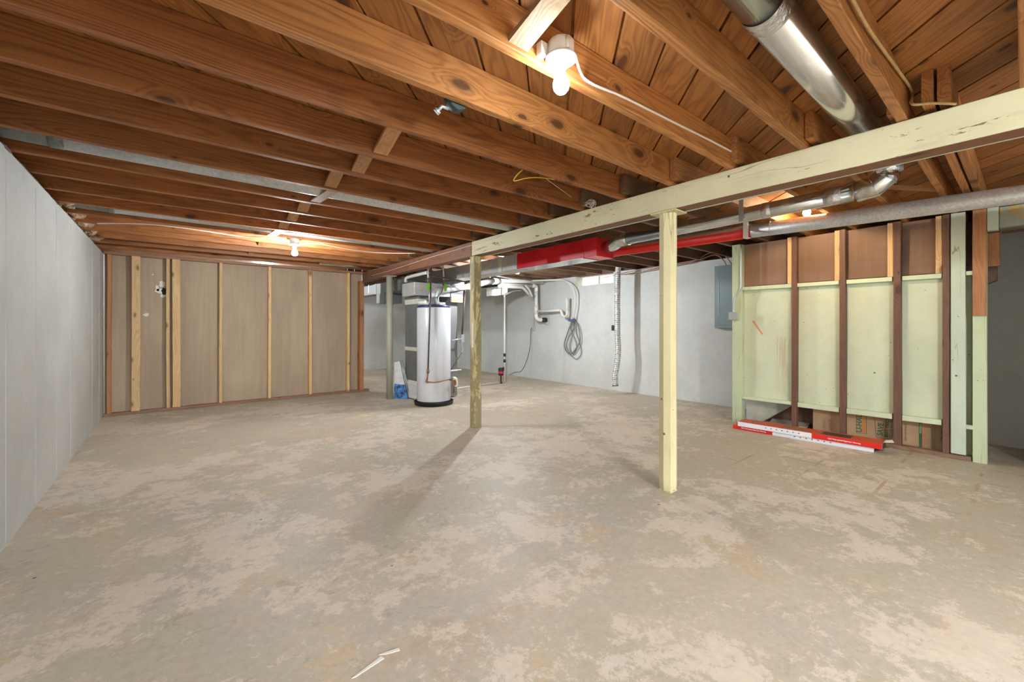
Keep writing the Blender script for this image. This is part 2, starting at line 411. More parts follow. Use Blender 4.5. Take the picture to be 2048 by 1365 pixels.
M['stair'] = plain('stringer_grey', (0.48, 0.46, 0.38), 0.7, noise=0.25, nscale=4)
M['ochre'] = painted('ochre_flaked', (0.38, 0.42, 0.34), (0.55, 0.40, 0.12), chips=1.0, scale=3.5, dirtamt=0.2)
M['insul'] = plain('insulation_fluff', (0.46, 0.31, 0.21), 0.95, noise=0.55, nscale=14, bump=1.0)
M['dark'] = plain('dark_recess', (0.03, 0.022, 0.018), 0.9)
M['sill'] = plain('sill_dark', (0.12, 0.09, 0.07), 0.8, noise=0.4, nscale=9)

def glass_mat():
    m, nt, b = new_mat('window_glass')
    b.inputs['Base Color'].default_value = (0.95, 0.98, 1, 1); b.inputs['Roughness'].default_value = 0.15
    b.inputs['Transmission Weight'].default_value = 1.0; b.inputs['IOR'].default_value = 1.1
    return m
M['glass'] = glass_mat()

def bulb_mat(name, col, s):
    m, nt, b = new_mat(name)
    b.inputs['Base Color'].default_value = (0.9, 0.9, 0.9, 1)
    b.inputs['Emission Color'].default_value = col+(1,); b.inputs['Emission Strength'].default_value = s
    return m

# concrete walls: smooth grey paint, plank-form ridges, drips near the base
def wallpaint(name, col, ridges=False):
    m, nt, b = new_mat(name); N = NT(nt); v = N.pos()
    n = N.noise(v, 1.3, 4, 0.6); n2 = N.noise(v, 14.0, 5, 0.65)
    f = N.m('ADD', N.m('MULTIPLY', n, 0.7), N.m('MULTIPLY', n2, 0.3))
    c = N.mix(N.ramp(f, 0.35, 0.65), tuple(x*0.90 for x in col), tuple(x*1.05 for x in col))
    spk = N.voro(v, 5.0)
    gate = N.ramp(N.noise(v, 1.1, 2), 0.52, 0.58)
    c = N.mix(N.m('MULTIPLY', N.ramp(spk, 0.015, 0.03, 0.6, 0.0), gate), c, tuple(x*0.35 for x in col))
    N.link(c, b.inputs['Base Color']); b.inputs['Roughness'].default_value = 0.55
    h = N.m('ADD', N.m('MULTIPLY', n2, 0.6), N.m('MULTIPLY', N.noise(v, 45.0, 4, 0.6), 0.4))
    N.link(N.bump(h, 0.25, 0.008), b.inputs['Normal'])
    return m
M['wall_left'] = wallpaint('wall_paint_grey', (0.52, 0.525, 0.51))
M['wall_right'] = wallpaint('wall_paint_pale', (0.595, 0.61, 0.595))

def floor_mat():
    m, nt, b = new_mat('concrete_floor'); N = NT(nt); v = N.pos()
    p = N.sep(v)
    v2 = N.comb(p[0], p[1], 0.0)
    # streaks run along the direction the slab was scraped in
    warp = N.vm('SCALE', N.vm('SUBTRACT', N.noisec(v2, 2.2, 4), (0.5, 0.5, 0.5)), scale=0.35)
    vw = N.vm('ADD', v2, warp)
    big0 = N.noise(N.vm('ADD', v2, (9.0, 2.0, 0)), 1.1, 5, 0.6)
    base = (0.54, 0.475, 0.375)
    c = N.mix(N.ramp(N.noise(vw, 0.9, 4, 0.6), 0.35, 0.65), base, (0.44, 0.40, 0.305))          # olive grey bare slab
    c = N.mix(N.ramp(N.noise(N.vm('ADD', vw, (7.1, 3.3, 0)), 1.3, 8, 0.65), 0.54, 0.60, 0.0, 0.7), c, (0.45, 0.425, 0.38))   # cool grey
    c = N.mix(N.ramp(N.noise(N.vm('ADD', vw, (13.1, 8.3, 0)), 1.9, 8, 0.68), 0.54, 0.64, 0.0, 0.75), c, (0.58, 0.425, 0.245))  # ochre
    c = N.mix(N.ramp(N.noise(N.vm('ADD', vw, (3.7, 21.0, 0)), 1.4, 8, 0.65), 0.58, 0.64, 0.0, 0.55), c, (0.50, 0.33, 0.225))   # salmon
    c = N.mix(N.ramp(N.noise(N.vm('ADD', vw, (33.0, 1.0, 0)), 0.8, 6, 0.65), 0.54, 0.64, 0.0, 0.55), c, (0.39, 0.39, 0.30))    # green grey
    c = N.mix(N.m('MULTIPLY', N.ramp(N.m('ADD', p[0], N.m('MULTIPLY', big0, 1.4)), 2.6, 4.2), N.ramp(p[1], 4.2, 2.6, 0.0, 0.6)), c, (0.42, 0.37, 0.255))   # darker olive tint near the stair
    # flaked remnants of pinkish cream paint, sharp ragged edges at several sizes
    big = N.noise(N.vm('ADD', v2, (5.0, 9.0, 0)), 0.8, 3, 0.5)
    mid = N.noise(N.vm('ADD', v2, (2.0, 4.0, 0)), 4.2, 14, 0.84, 0.10)
    fl = N.m('ADD', mid, N.m('MULTIPLY', N.m('SUBTRACT', big, 0.5), 0.62))
    flake = N.ramp(fl, 0.526, 0.533)
    tint = N.mix(N.ramp(N.noise(v2, 0.9, 3), 0.4, 0.62), (0.75, 0.635, 0.515), (0.72, 0.64, 0.545))
    c = N.mix(N.m('MULTIPLY', flake, 0.85), c, tint)
    halo = N.ramp(fl, 0.49, 0.530); edge = N.m('SUBTRACT', halo, flake, clamp=True)
    c = N.mix(N.m('MULTIPLY', edge, 0.22), c, (0.62, 0.53, 0.42))
    fl2 = N.ramp(N.noise(N.vm('ADD', vw, (50.0, 2.0, 0)), 17.0, 10, 0.78, 0.4), 0.575, 0.595)
    gate = N.ramp(N.noise(N.vm('ADD', v2, (1.0, 60.0, 0)), 1.1, 4), 0.42, 0.56)
    c = N.mix(N.m('MULTIPLY', N.m('MULTIPLY', fl2, gate), 0.7), c, (0.75, 0.65, 0.54))
    # darker worn chips
    dk = N.ramp(N.noise(N.vm('ADD', vw, (80.0, 2.0, 0)), 8.0, 12, 0.78, 0.4), 0.565, 0.585)
    gd = N.ramp(N.noise(N.vm('ADD', v2, (41.0, 6.0, 0)), 0.9, 4), 0.46, 0.60)
    c = N.mix(N.m('MULTIPLY', N.m('MULTIPLY', dk, gd), 0.55), c, (0.30, 0.26, 0.20))
    # fine tone noise and dark specks
    fn = N.noise(v2, 26.0, 6, 0.7)
    c = N.mix(0.30, c, N.mix(N.ramp(fn, 0.3, 0.7), (0.36, 0.315, 0.25), (0.62, 0.54, 0.44)))
    sp = N.voro(v2, 3.1)
    c = N.mix(N.ramp(sp, 0.018, 0.03, 0.85, 0.0), c, (0.07, 0.05, 0.035))
    # ghost lines of a former tile grid near the stair side
    tx = N.m('ABSOLUTE', N.m('SUBTRACT', N.m('FRACT', N.m('DIVIDE', p[0], 0.46)), 0.5)); ty = N.m('ABSOLUTE', N.m('SUBTRACT', N.m('FRACT', N.m('DIVIDE', p[1], 0.46)), 0.5))
    ln = N.ramp(N.m('MINIMUM', tx, ty), 0.014, 0.034, 1.0, 0.0)
    reg = N.m('MULTIPLY', N.ramp(p[0], 3.2, 4.2), N.ramp(p[1], 2.2, 1.6))
    lnf = N.m('MULTIPLY', N.m('MULTIPLY', ln, reg), N.ramp(N.noise(v2, 3.5, 4), 0.45, 0.6))
    c = N.mix(N.m('MULTIPLY', lnf, 0.7), c, (0.36, 0.23, 0.15))
    N.link(c, b.inputs['Base Color'])
    N.link(N.m('MULTIPLY_ADD', fn, 0.2, 0.42), b.inputs['Roughness'])
    b.inputs['Specular IOR Level'].default_value = 0.35
    N.link(N.bump(N.m('ADD', N.m('MULTIPLY', flake, 0.5), fn), 0.12, 0.004), b.inputs['Normal'])
    return m
M['floor'] = floor_mat()

def kraftwall(name, a, bcol, axisv=(1, 1, .25)):
    m, nt, b = new_mat(name); N = NT(nt); v = N.vm('MULTIPLY', N.pos(), axisv)
    n = N.noise(v, 2.0, 5, 0.6); n2 = N.noise(N.vm('MULTIPLY', N.pos(), (30, 30, 1.5)), 1.0, 3)
    f = N.m('ADD', N.m('MULTIPLY', n, 0.75), N.m('MULTIPLY', n2, 0.25))
    c = N.mix(N.ramp(f, 0.36, 0.64), a, bcol)
    sc = N.ramp(N.noise(N.pos(), 3.0, 8, 0.8, 0.5), 0.71, 0.74)
    c = N.mix(N.m('MULTIPLY', sc, 0.35), c, tuple(min(1, x*1.5) for x in a))
    N.link(c, b.inputs['Base Color']); b.inputs['Roughness'].default_value = 0.75
    return m
M['drywall_back'] = kraftwall('drywall_back_paper', (0.48, 0.37, 0.255), (0.385, 0.29, 0.20))
M['hardboard'] = kraftwall('brown_hardboard', (0.29, 0.185, 0.125), (0.22, 0.135, 0.09), (1, .3, 1.5))

def red_mat(name, center=None):
    """red lacquer, plain or, given a center height, turning tan above it"""
    m, nt, b = new_mat(name); N = NT(nt)
    if center is None:
        b.inputs['Base Color'].default_value = (0.60, 0.012, 0.02, 1)
        N.link(N.mix(N.ramp(N.noise(N.pos(), 3.0, 3), 0.35, 0.7), (0.66, 0.012, 0.03), (0.80, 0.03, 0.035)), b.inputs['Base Color'])
    else:
        z = N.sep(N.pos())[2]
        c = N.mix(N.ramp(z, center-0.004, center+0.022), (0.72, 0.012, 0.012), (0.36, 0.25, 0.17))
        N.link(c, b.inputs['Base Color'])
    b.inputs['Roughness'].default_value = 0.3
    return m
M['red'] = red_mat('red_lacquer'); M['red_pipe'] = red_mat('red_lacquer_pipe', 2.135)

# ------------------------------------------------------------------ room shell
ZJ = 2.20        # underside of joists
ZS = 2.372       # underside of subfloor
YB = -2.6        # rear limit of what is built
XL = -0.70; XR = 6.45; YF = 11.55; YP = 7.70

f = B(-0.95, 7.0, YB-1.5, 11.8, -0.12, 0.0)
struct('floor', f, M['floor'], origin=(0, 0, 0))

RIDGES = (3.52, 4.17, 4.82, 5.43, 6.74, 7.35)
# left wall with faint plank-form ridges and a slightly ragged top edge
bm = B(-0.95, XL, YB, YF, 0, 2.175)
for y in RIDGES:
    hexa(bm, [(XL-0.01, y-0.008, 0.02), (XL+0.002, y-0.002, 0.02), (XL+0.002, y+0.002, 0.02), (XL-0.01, y+0.008, 0.02),
              (XL-0.01, y-0.008, 2.12), (XL+0.002, y-0.002, 2.12), (XL+0.002, y+0.002, 2.12), (XL-0.01, y+0.008, 2.12)])
struct('wall_left', bm, M['wall_left'], origin=(XL, 0, 0))
# lumpy foam and paint line along the top of the left wall
bm = bmesh.new(); rr = random.Random(3); pts = []; rad = []
y = YB
while y < YP:
    pts.append((XL-0.012+rr.uniform(-.004, .004), y, 2.178+rr.uniform(-.003, .004))); rad.append(0.012+rr.uniform(-.004, .004)); y += 0.09
tube(bm, pts, 0.01, seg=8, radii=rad)
struct('trim_1', bm, M['sill'])

# right wall with two window openings
WIN = [(4.90, 5.86, 2.01, 2.22), (8.10, 9.02, 1.98, 2.20)]
def wall_with_holes(x0, x1, y0, y1, z1, holes):
    bm = bmesh.new(); y = y0
    for (a, c, zb, zt) in holes:
        box(bm, x0, x1, y, a, 0, z1); box(bm, x0, x1, a, c, 0, zb)
        if zt < z1-0.001: box(bm, x0, x1, a, c, zt, z1)
        y = c
    box(bm, x0, x1, y, y1, 0, z1)
    return bm
struct('wall_right', wall_with_holes(XR, XR+0.25, YB, YF, 2.22, WIN), M['wall_right'], origin=(XR, 0, 0))
struct('wall_far', B(-0.95, XR+0.25, YF, YF+0.2, 0, 2.22), M['wall_right'], origin=(2.9, YF, 0))
struct('light_block_rear', B(3.3, XR+0.25, YB-0.2, YB-0.001, 0, 2.37), M['wall_right'], origin=(3.3, YB, 0))  # unseen partial wall added to cut daylight on the right-hand floor
struct('light_block_stair', B(4.9, XR, -0.47, -0.37, 0, 2.20), M['wall_right'], origin=(4.9, -0.42, 0))  # unseen wall added to keep rear daylight off the stair opening
struct('trim_2', B(XR+0.10, XR+0.25, YB, YF, 2.222, ZS), M['stud_brown'])     # rim board over the right wall
struct('trim_3', B(-0.95, -0.90, YB, YF, 2.18, ZS), M['stud_brown'])          # rim board over the left wall
for i, (a, c, zb, zt) in enumerate(WIN):
    w = bpy.data.objects.new('window_%d' % (i+1), None); COL.objects.link(w); w.location = (XR+0.18, (a+c)/2, zb); ORG[w.name] = Vector(w.location); w['kind'] = 'structure'
    xf = XR+0.17
    fr = bmesh.new()
    box(fr, xf-0.02, xf+0.03, a+0.001, a+0.022, zb+0.001, zt-0.001); box(fr, xf-0.02, xf+0.03, c-0.022, c-0.001, zb+0.001, zt-0.001)
    box(fr, xf-0.02, xf+0.03, a+0.02, c-0.02, zb+0.001, zb+0.020); box(fr, xf-0.02, xf+0.03, a+0.02, c-0.02, zt-0.02, zt-0.001)
    obj('window_frame', fr, M['frame'], w)
    box_m = B(xf-0.012, xf+0.02, (a+c)/2-0.012, (a+c)/2+0.012, zb+0.02, zt-0.02); obj('mullion', box_m, M['frame'], w)
    obj('jamb', B(XR+0.002, xf-0.02, c-0.028, c-0.002, zb+0.002, zt-0.002), M['frame'], w)
    obj('sill', B(XR-0.004, xf-0.02, a+0.002, c-0.030, zb+0.0005, zb+0.010), M['frame'], w)
    for (p, q) in ((a+0.022, (a+c)/2-0.012), ((a+c)/2+0.012, c-0.022)):
        obj('glass_pane', B(xf+0.002, xf+0.006, p, q, zb+0.02, zt-0.02), M['glass'], w)
    # corrugated window well outside
    wl = bmesh.new(); n = 60; A_ = []; B_ = []
    for k in range(n+1):
        t = k/n; yy = a-0.15+(c-a+0.3)*t; xx = XR+0.55+0.012*sin(k*1.9)
        A_.append(wl.verts.new((xx, yy, zb-0.35))); B_.append(wl.verts.new((xx, yy, zt+0.02)))
    for k in range(n): wl.faces.new([A_[k], A_[k+1], B_[k+1], B_[k]])
    obj('well_liner', wl, M['well'], w)

# subfloor of diagonal boards
bm = bmesh.new(); s2 = sqrt(0.5)
X0, X1, Y0, Y1 = -0.95, XR+0.25, -2.6, YF+0.1
def clip(poly, f):
    out = []
    for i in range(len(poly)):
        a, b2 = poly[i], poly[(i+1) % len(poly)]
        fa, fb = f(a), f(b2)
        if fa >= 0: out.append(a)
        if (fa >= 0) != (fb >= 0):
            t = fa/(fa-fb); out.append((a[0]+(b2[0]-a[0])*t, a[1]+(b2[1]-a[1])*t))
    return out
for k in range(-70, 60):
    c0 = 0.067+0.194*k; c1 = c0+0.194
    g = 0.0045 if k % 3 else 0.008
    c0 += g; c1 -= g
    poly = [(x, y) for (x, y) in [(X0, Y0), (X1, Y0), (X1, Y1), (X0, Y1)]]
    poly = clip(poly, lambda p: (p[0]-p[1])*s2-c0)
    if len(poly) > 2: poly = clip(poly, lambda p: c1-(p[0]-p[1])*s2)
    if len(poly) > 2: prism(bm, poly, 'Z', ZS, ZS+0.018)
box(bm, X0, X1, Y0, Y1, ZS+0.0185, ZS+0.04)
me_o = struct('ceiling', bm, M['sub'], origin=(0, 0, 0))

# ------------------------------------------------------------------ joists
JF = [0.02, 0.405, 0.81, 1.205, 1.61, 2.03, 2.45, 2.83, 3.25, 3.677, 4.10, 4.51, 4.919, 5.334, 5.755, 6.155, 6.60, 7.02, 7.47]
ordn = ['first', 'second', 'third', 'fourth', 'fifth', 'sixth', 'seventh', 'eighth', 'ninth', 'tenth', 'eleventh', 'twelfth', 'thirteenth', 'fourteenth', 'fifteenth', 'sixteenth', 'seventeenth', 'eighteenth', 'nineteenth', 'twentieth', 'twenty-first', 'twenty-second', 'twenty-third', 'twenty-fourth', 'twenty-fifth', 'twenty-sixth', 'twenty-seventh', 'twenty-eighth']
llabels = {0: 'wooden joist at the extreme right edge above the cream girder', 1: 'short joist with a tan cable stapled along it, beside the shiny round duct',
           2: 'orange joist on the left of the shiny round duct, left of the cream girder', 3: 'orange joist that carries the near glowing bulb and its white cable'}
for i, yf in enumerate(JF):
    far = i >= 5
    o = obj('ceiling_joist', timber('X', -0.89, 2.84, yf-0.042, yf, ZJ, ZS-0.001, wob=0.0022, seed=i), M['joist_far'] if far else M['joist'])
    lab = llabels.get(i) or 'joist left of the girder, %s back from the joist holding the near bulb' % ordn[i-4]
    if i == 18: lab = 'joist left of the girder right against the top of the brown drywall partition'
    tag(o, lab, 'joist', 'joists between the left wall and the girder')
RJ = [(0.39, 0.43), (0.268, 0.308), (0.215, 0.256)]
for yf in JF[2:]: RJ.append((yf-0.085, yf-0.045))
for yy in (7.85, 8.27, 8.68, 9.09, 9.50, 9.90, 10.31, 10.72, 11.13): RJ.append((yy, yy+0.04))
for i, (a, c) in enumerate(RJ):
    o = obj('ceiling_joist', timber('X', 2.69 if i < 19 else 2.78, 6.54, a, c, 2.222, ZS-0.001, wob=0.0018, seed=40+i), M['joist'] if i < 6 else M['joist_dark'])
    if i == 0: lab = 'joist right of the girder with bold end grain, just right of the duct elbow'
    elif i == 1: lab = 'left one of the doubled joists right of the duct elbow'
    elif i == 2: lab = 'right one of the doubled joists right of the duct elbow'
    else: lab = 'joist right of the girder, %s back from the duct elbow' % ordn[i-3]
    tag(o, lab, 'joist', 'joists between the girder and the window wall')
o = obj('ceiling_joist', timber('X', 5.6, 6.54, -0.06, -0.02, 2.222, ZS-0.001, seed=77), M['joist_far']); tag(o, 'dark joist over the stairwell opening at the right edge', 'joist')

# bridging braces between joists
def brace(xa, ya, za, xb, yb, zb, w, th, mat, label, hw=None):
    d = Vector((xb-xa, yb-ya, zb-za)).normalized(); sx = Vector((1, 0, 0)); n = d.cross(sx).normalized()
    P = Vector((xa, ya, za)); Q = Vector((xb, yb, zb)); pts = []
    for base in (P, Q):
        for (a, c) in ((-w/2, -th/2), (w/2, -th/2), (w/2, th/2), (-w/2, th/2)): pts.append(base+sx*a+n*c)
    bm = hexa(bmesh.new(), pts); bmesh.ops.recalc_face_normals(bm, faces=bm.faces[:])
    o = obj('bridging_brace', bm, mat); tag(o, label, 'brace', 'bridging braces between the joists'); return o
brace(1.00, 0.812, 2.355, 0.968, 1.158, 2.215, 0.088, 0.02, M['brace_pale'], 'thick pale diagonal brace right above the near bulb')
for (i, nm) in ((5, 'large brown diagonal brace above the yellow wire, nearest of its row'), (6, 'brown diagonal brace directly behind the large nearest one of its row')):
    brace(0.955, JF[i]+0.004, 2.355, 0.955, JF[i+1]-0.047, 2.222, 0.085, 0.018, M['brace'], nm)
brace(0.90, JF[7]+0.004, 2.355, 0.90, JF[8]-0.047, 2.222, 0.085, 0.018, M['brace'], 'brown nailed brace just in front of the nearer galvanised pipe')
brace(0.93, JF[8]+0.004, 2.208, 0.90, JF[9]-0.047, 2.208, 0.075, 0.014, M['brace_pale'], 'flat pale brace crossing under the nearer galvanised pipe')
for k, (i, nm) in enumerate(((9, 'brown brace just beyond the nearer galvanised pipe'), (10, 'brown brace midway between the two galvanised pipes'), (11, 'brown brace just in front of the farther galvanised pipe'))):
    brace(0.90, JF[i]+0.004, 2.355, 0.90, JF[i+1]-0.047, 2.222, 0.085, 0.018, M['brace'], nm)
brace(0.885, JF[12]+0.004, 2.208, 0.865, JF[13]-0.047, 2.208, 0.085, 0.014, M['brace_pale'], 'flat pale brace crossing under the farther galvanised pipe near the far bulb')
brace(0.89, JF[14]+0.004, 2.35, 0.89, JF[15]-0.047, 2.225, 0.085, 0.018, M['brace'], 'small dark brace to the left of the far bulb')
brace(0.89, JF[16]+0.004, 2.35, 0.89, JF[17]-0.047, 2.225, 0.085, 0.018, M['brace'], 'small dark brace nearest the top of the drywall partition')
for (ya, yb, x, nm) in ((0.435, 0.72, 4.55, 'light brown brace right of the duct elbow, rising to the left'), (0.77, 1.115, 4.4, 'brown brace left of the duct elbow above the long round pipe')):
    brace(x, ya, 2.25, x, yb, 2.34, 0.04, 0.03, M['brace'], nm)

# ------------------------------------------------------------------ girder and posts
GX0, GX1 = 2.755, 2.885
bm = timber('Y', YB, 4.14, GX0, GX1, 2.032, 2.198, wob=0.002, seed=90, n=60)
g = obj('painted_girder', bm, [M['girder'], M['girder_brown']])
for p in g.data.polygons:
    if p.normal.z < -0.8 and (g.location.x+p.center.x) > GX0+0.02: p.material_index = 1
tag(g, 'cream painted wooden girder with a bare underside resting on the cream post', 'beam')
bm = timber('Y', 4.142, 11.5, GX0, GX1-0.005, 2.030, 2.198, wob=0.003, seed=91, n=50)
g = obj('bare_girder', bm, M['girder_brown']); tag(g, 'reddish brown unpainted girder continuing behind the painted one to the drywall partition', 'beam')
o = obj('trim_moulding', timber('Y', YB, 4.1, GX1+0.001, GX1+0.018, 2.030, 2.048, wob=0.0005, seed=92), M['green_plank']); tag(o, 'thin pale green strip along the back lower edge of the painted girder', 'trim strip')

t = thing('steel_post', 'cream flaking octagonal post standing nearest the camera under the girder', 'post', (2.82, 1.655, 0))
bm = lathe(bmesh.new(), [(0.058, 0.012), (0.063, 0.05), (0.062, 1.0), (0.062, 2.019)], (2.82, 1.655, 0), seg=8)
for f_ in bm.faces: f_.smooth = False
obj('shaft', bm, M['post'], t)
obj('cap_plate', B(2.745, 2.905, 1.555, 1.755, 2.0195, 2.0295, bevel=0.001), M['post'], t)
obj('base_plate', B(2.775, 2.865, 1.61, 1.70, 0.0, 0.011), M['post'], t)
t = thing('wooden_post', 'narrow square post in peeling olive and cream paint in front of the drain pipes', 'post', (2.80, 4.10, 0))
obj('shaft', timber('Z', 0.0, 2.029, 2.757, 2.857, 4.085, 4.180, wob=0.0012, seed=93), M['post_olive'], t)
bm = B(2.750, 2.7555, 4.100, 4.128, 0.95, 1.24); sublab(obj('white_patch', bm, M['white_pl'], t), 'white smear of filler')
t = thing('steel_post', 'smooth grey green round post between the drywall partition and the water heater', 'post', (2.80, 6.64, 0))
obj('shaft', lathe(bmesh.new(), [(0.052, 0.0), (0.052, 2.018)], (2.80, 6.64, 0), seg=32), M['post_grey'], t)
obj('cap_plate', B(2.72, 2.88, 6.54, 6.74, 2.0185, 2.029), M['post_grey'], t)

# ------------------------------------------------------------------ drywall partition at the back
t = thing('stud_partition', 'open framed partition of pale studs with bare brown drywall behind them', 'partition wall', (1.0, YP, 0))
obj('drywall_panel', B(-0.69, 2.74, YP+0.092, YP+0.104, 0.042, 2.165), M['drywall_back'], t)
obj('bottom_plate', timber('X', -0.69, 2.85, YP-0.002, YP+0.09, 0.0, 0.04, wob=0.001, seed=1), M['plate'], t)
obj('top_plate', timber('X', -0.69, 2.74, YP, YP+0.09, 2.160, 2.198, wob=0.001, seed=2), M['plate'], t)
for k, (a, c, d0, d1, mt) in enumerate([(-0.66, -0.62, 0, .088, 'stud_orange'), (-0.418, -0.328, -.012, .026, 'stud_pale'), (-0.052, -0.012, 0, .088, 'stud_pale'), (0.014, 0.104, -.012, .026, 'stud_pale'),
        (0.565, 0.605, 0, .088, 'stud_pale'), (1.213, 1.255, 0, .088, 'stud_pale'), (1.82, 1.865, 0, .088, 'stud_pale'), (2.455, 2.50, 0, .088, 'stud_pale'), (2.665, 2.74, -0.045, .088, 'stud_orange')]):
    s = obj('stud', timber('Z', 0.0415, 2.159 if k < 8 else 2.028, a, c, YP+d0, YP+d1, wob=0.0028, seed=10+k), M[mt], t)
    if mt == 'stud_orange': sublab(s, 'darker orange stud')
bm = bmesh.new()
def blob(bm, cx, cy, cz, rx, rz, th, seed, axis='Y', n=18):
    r_ = random.Random(seed); poly = []
    for k in range(n):
        a = 2*pi*k/n; q = 0.7+r_.random()*0.45
        poly.append(((cx if axis == 'Y' else cy)+rx*cos(a)*q, cz+rz*sin(a)*q))
    base = cy if axis == 'Y' else cx
    prism(bm, poly, axis, base-th, base); return bm
for (x, z, rx, rz, sd) in ((-0.10, 1.80, .035, .05, 1), (-0.12, 1.70, .06, .035, 2), (-0.085, 1.64, .035, .03, 3), (-0.15, 1.74, .02, .05, 4), (-0.27, 1.36, .03, .025, 5), (-0.20, 1.93, .01, .01, 6)):
    blob(bm, x, YP+0.0915, z, rx, rz, 0.0015, sd)
obj('torn_paper', bm, M['paper'], t)
obj('outlet_cutout', blob(bmesh.new(), -0.075, YP+0.0898, 1.70, .035, .055, 0.001, 9), M['dark'], t)

# ------------------------------------------------------------------ green stair enclosure (right)
XG = 5.50
t = thing('stair_enclosure', 'stair side wall of pale green panels between dark brown studs', 'partition wall', (XG, 1.2, 0))
def gpanel(name, y0, y1, z0, z1, mat, x=XG+0.062): return obj(name, B(x, x+0.012, y0, y1, z0, z1), mat, t)
bays = [(1.695, 2.232), (1.255, 1.640), (0.832, 1.195), (0.490, 0.762)]
for k, (a, c) in enumerate(bays):
    gpanel('green_panel', a-0.03, c+0.02 if k else c, 0.335, 1.66, M['green'])
    gpanel('upper_panel', a-0.03, c+0.02 if k else c, 1.70, 2.218, M['hardboard'], XG+0.075)
    o = obj('top_rail', timber('Y', a+0.004, c, XG+0.008, XG+0.070, 1.645, 1.688, wob=0.001, seed=60+k), M['green_trim'], t)
    o = obj('bottom_rail', timber('Y', a+0.004, c, XG+0.008, XG+0.075, 0.285+0.01*(k == 0), 0.335, wob=0.002, seed=64+k), M['green_trim'], t)
for k, (a, c) in enumerate([(1.643, 1.692), (1.200, 1.250), (0.768, 0.824), (0.443, 0.487)]):
    sublab(obj('stud', timber('Z', 0.042, 2.22, XG-0.012, XG+0.060, a, c, wob=0.002, seed=70+k), M['stud_brown'], t), 'dark brown stud')
    sublab(obj('short_stud', timber('Z', 1.69, 2.219, XG+0.004, XG+0.060, c+0.002, c+0.046, wob=0.001, seed=80+k), M['stud_pale'], t), 'short pale stud')
obj('bottom_plate', timber('Y', 0.31, 0.93, XG-0.012, XG+0.08, 0.0, 0.04, wob=0.002, seed=75), M['plate_y'], t)
sublab(obj('corner_post', timber('Z', 0.0, 2.22, XG-0.01, XG+0.09, 2.235, 2.345, wob=0.001, seed=76), M['green_post'], t), 'mint green corner post')
sublab(obj('plank', timber('Z', 0.05, 2.22, XG-0.012, XG+0.012, 0.342, 0.434, wob=0.001, seed=77), M['green_plank'], t), 'full height pale green plank')
sublab(obj('end_post', timber('Z', 0.0, 2.02, XG+0.0, XG+0.10, 0.216, 0.302, wob=0.001, seed=78), M['green_post'], t), 'green end post')
obj('spacer_block', B(XG-0.003, XG+0.03, 0.302, 0.340, 1.655, 1.69), M['green_trim'], t)
obj('spacer_block', B(XG-0.003, XG+0.03, 0.290, 0.340, 0.285, 0.320), M['green_trim'], t)
gpanel('green_panel', 0.312, 0.46, 0.0, 1.655, M['green'], XG+0.085)
sublab(obj('nailer_board', timber('Z', 1.292, 2.22, XG-0.026, XG-0.001, 0.218, 0.300, wob=0.001, seed=79), M['stud_orange'], t), 'raw orange board nailed to the end post')
# marks on the first panel
bm = bmesh.new()
hexa(bm, [(XG+0.0605, 2.142, 1.262), (XG+0.0605, 2.118, 1.272), (XG+0.0618, 2.118, 1.272), (XG+0.0618, 2.142, 1.262), (XG+0.0605, 2.028, 1.098), (XG+0.0605, 2.012, 1.106), (XG+0.0618, 2.012, 1.106), (XG+0.0618, 2.028, 1.098)])
bmesh.ops.recalc_face_normals(bm, faces=bm.faces[:])
obj('paint_streak', bm, M['orange_mark'] if 'orange_mark' in M else plain('orange_streak', (0.60, 0.28, 0.13), 0.6), t)

# header beams over the stair opening
o = obj('header_beam', timber('Y', YB, 0.145, XG-0.0, XG+0.09, 2.045, 2.22, wob=0.001, seed=81), M['ochre']); tag(o, 'pale green header beam with flaking yellow paint over the stair opening', 'beam')
o = obj('beam_block', timber('Z', 2.025, 2.22, XG-0.03, XG+0.06, 0.148, 0.214, wob=0.001, seed=82), M['green_plank']); tag(o, 'pale green block capping the end of the header beam', 'block')
o = obj('header_beam', timber('Y', YB, 0.14, XG+0.095, XG+0.28, 2.03, 2.10, wob=0.001, seed=83), M['plate_y']); tag(o, 'brown board just behind the flaking header beam', 'beam')
o = obj('stair_carriage', hexa(bmesh.new(), [(5.72, 0.15, 1.74), (5.72, 0.235, 1.74), (5.80, 0.235, 1.74), (5.80, 0.15, 1.74), (5.66, 0.15, 2.03), (5.66, 0.235, 2.03), (5.80, 0.235, 2.10), (5.80, 0.15, 2.10)]), M['stud_orange']); tag(o, 'orange brown stair carriage end hanging behind the green end post', 'stair part')
o = obj('stair_block', hexa(bmesh.new(), [(5.80, 0.17, 1.62), (5.80, 0.25, 1.58), (5.95, 0.25, 1.58), (5.95, 0.17, 1.62), (5.80, 0.17, 1.90), (5.80, 0.25, 1.90), (5.95, 0.25, 1.90), (5.95, 0.17, 1.90)]), M['stud_brown']); tag(o, 'brown wedge shaped block under the stair carriage end', 'stair part')
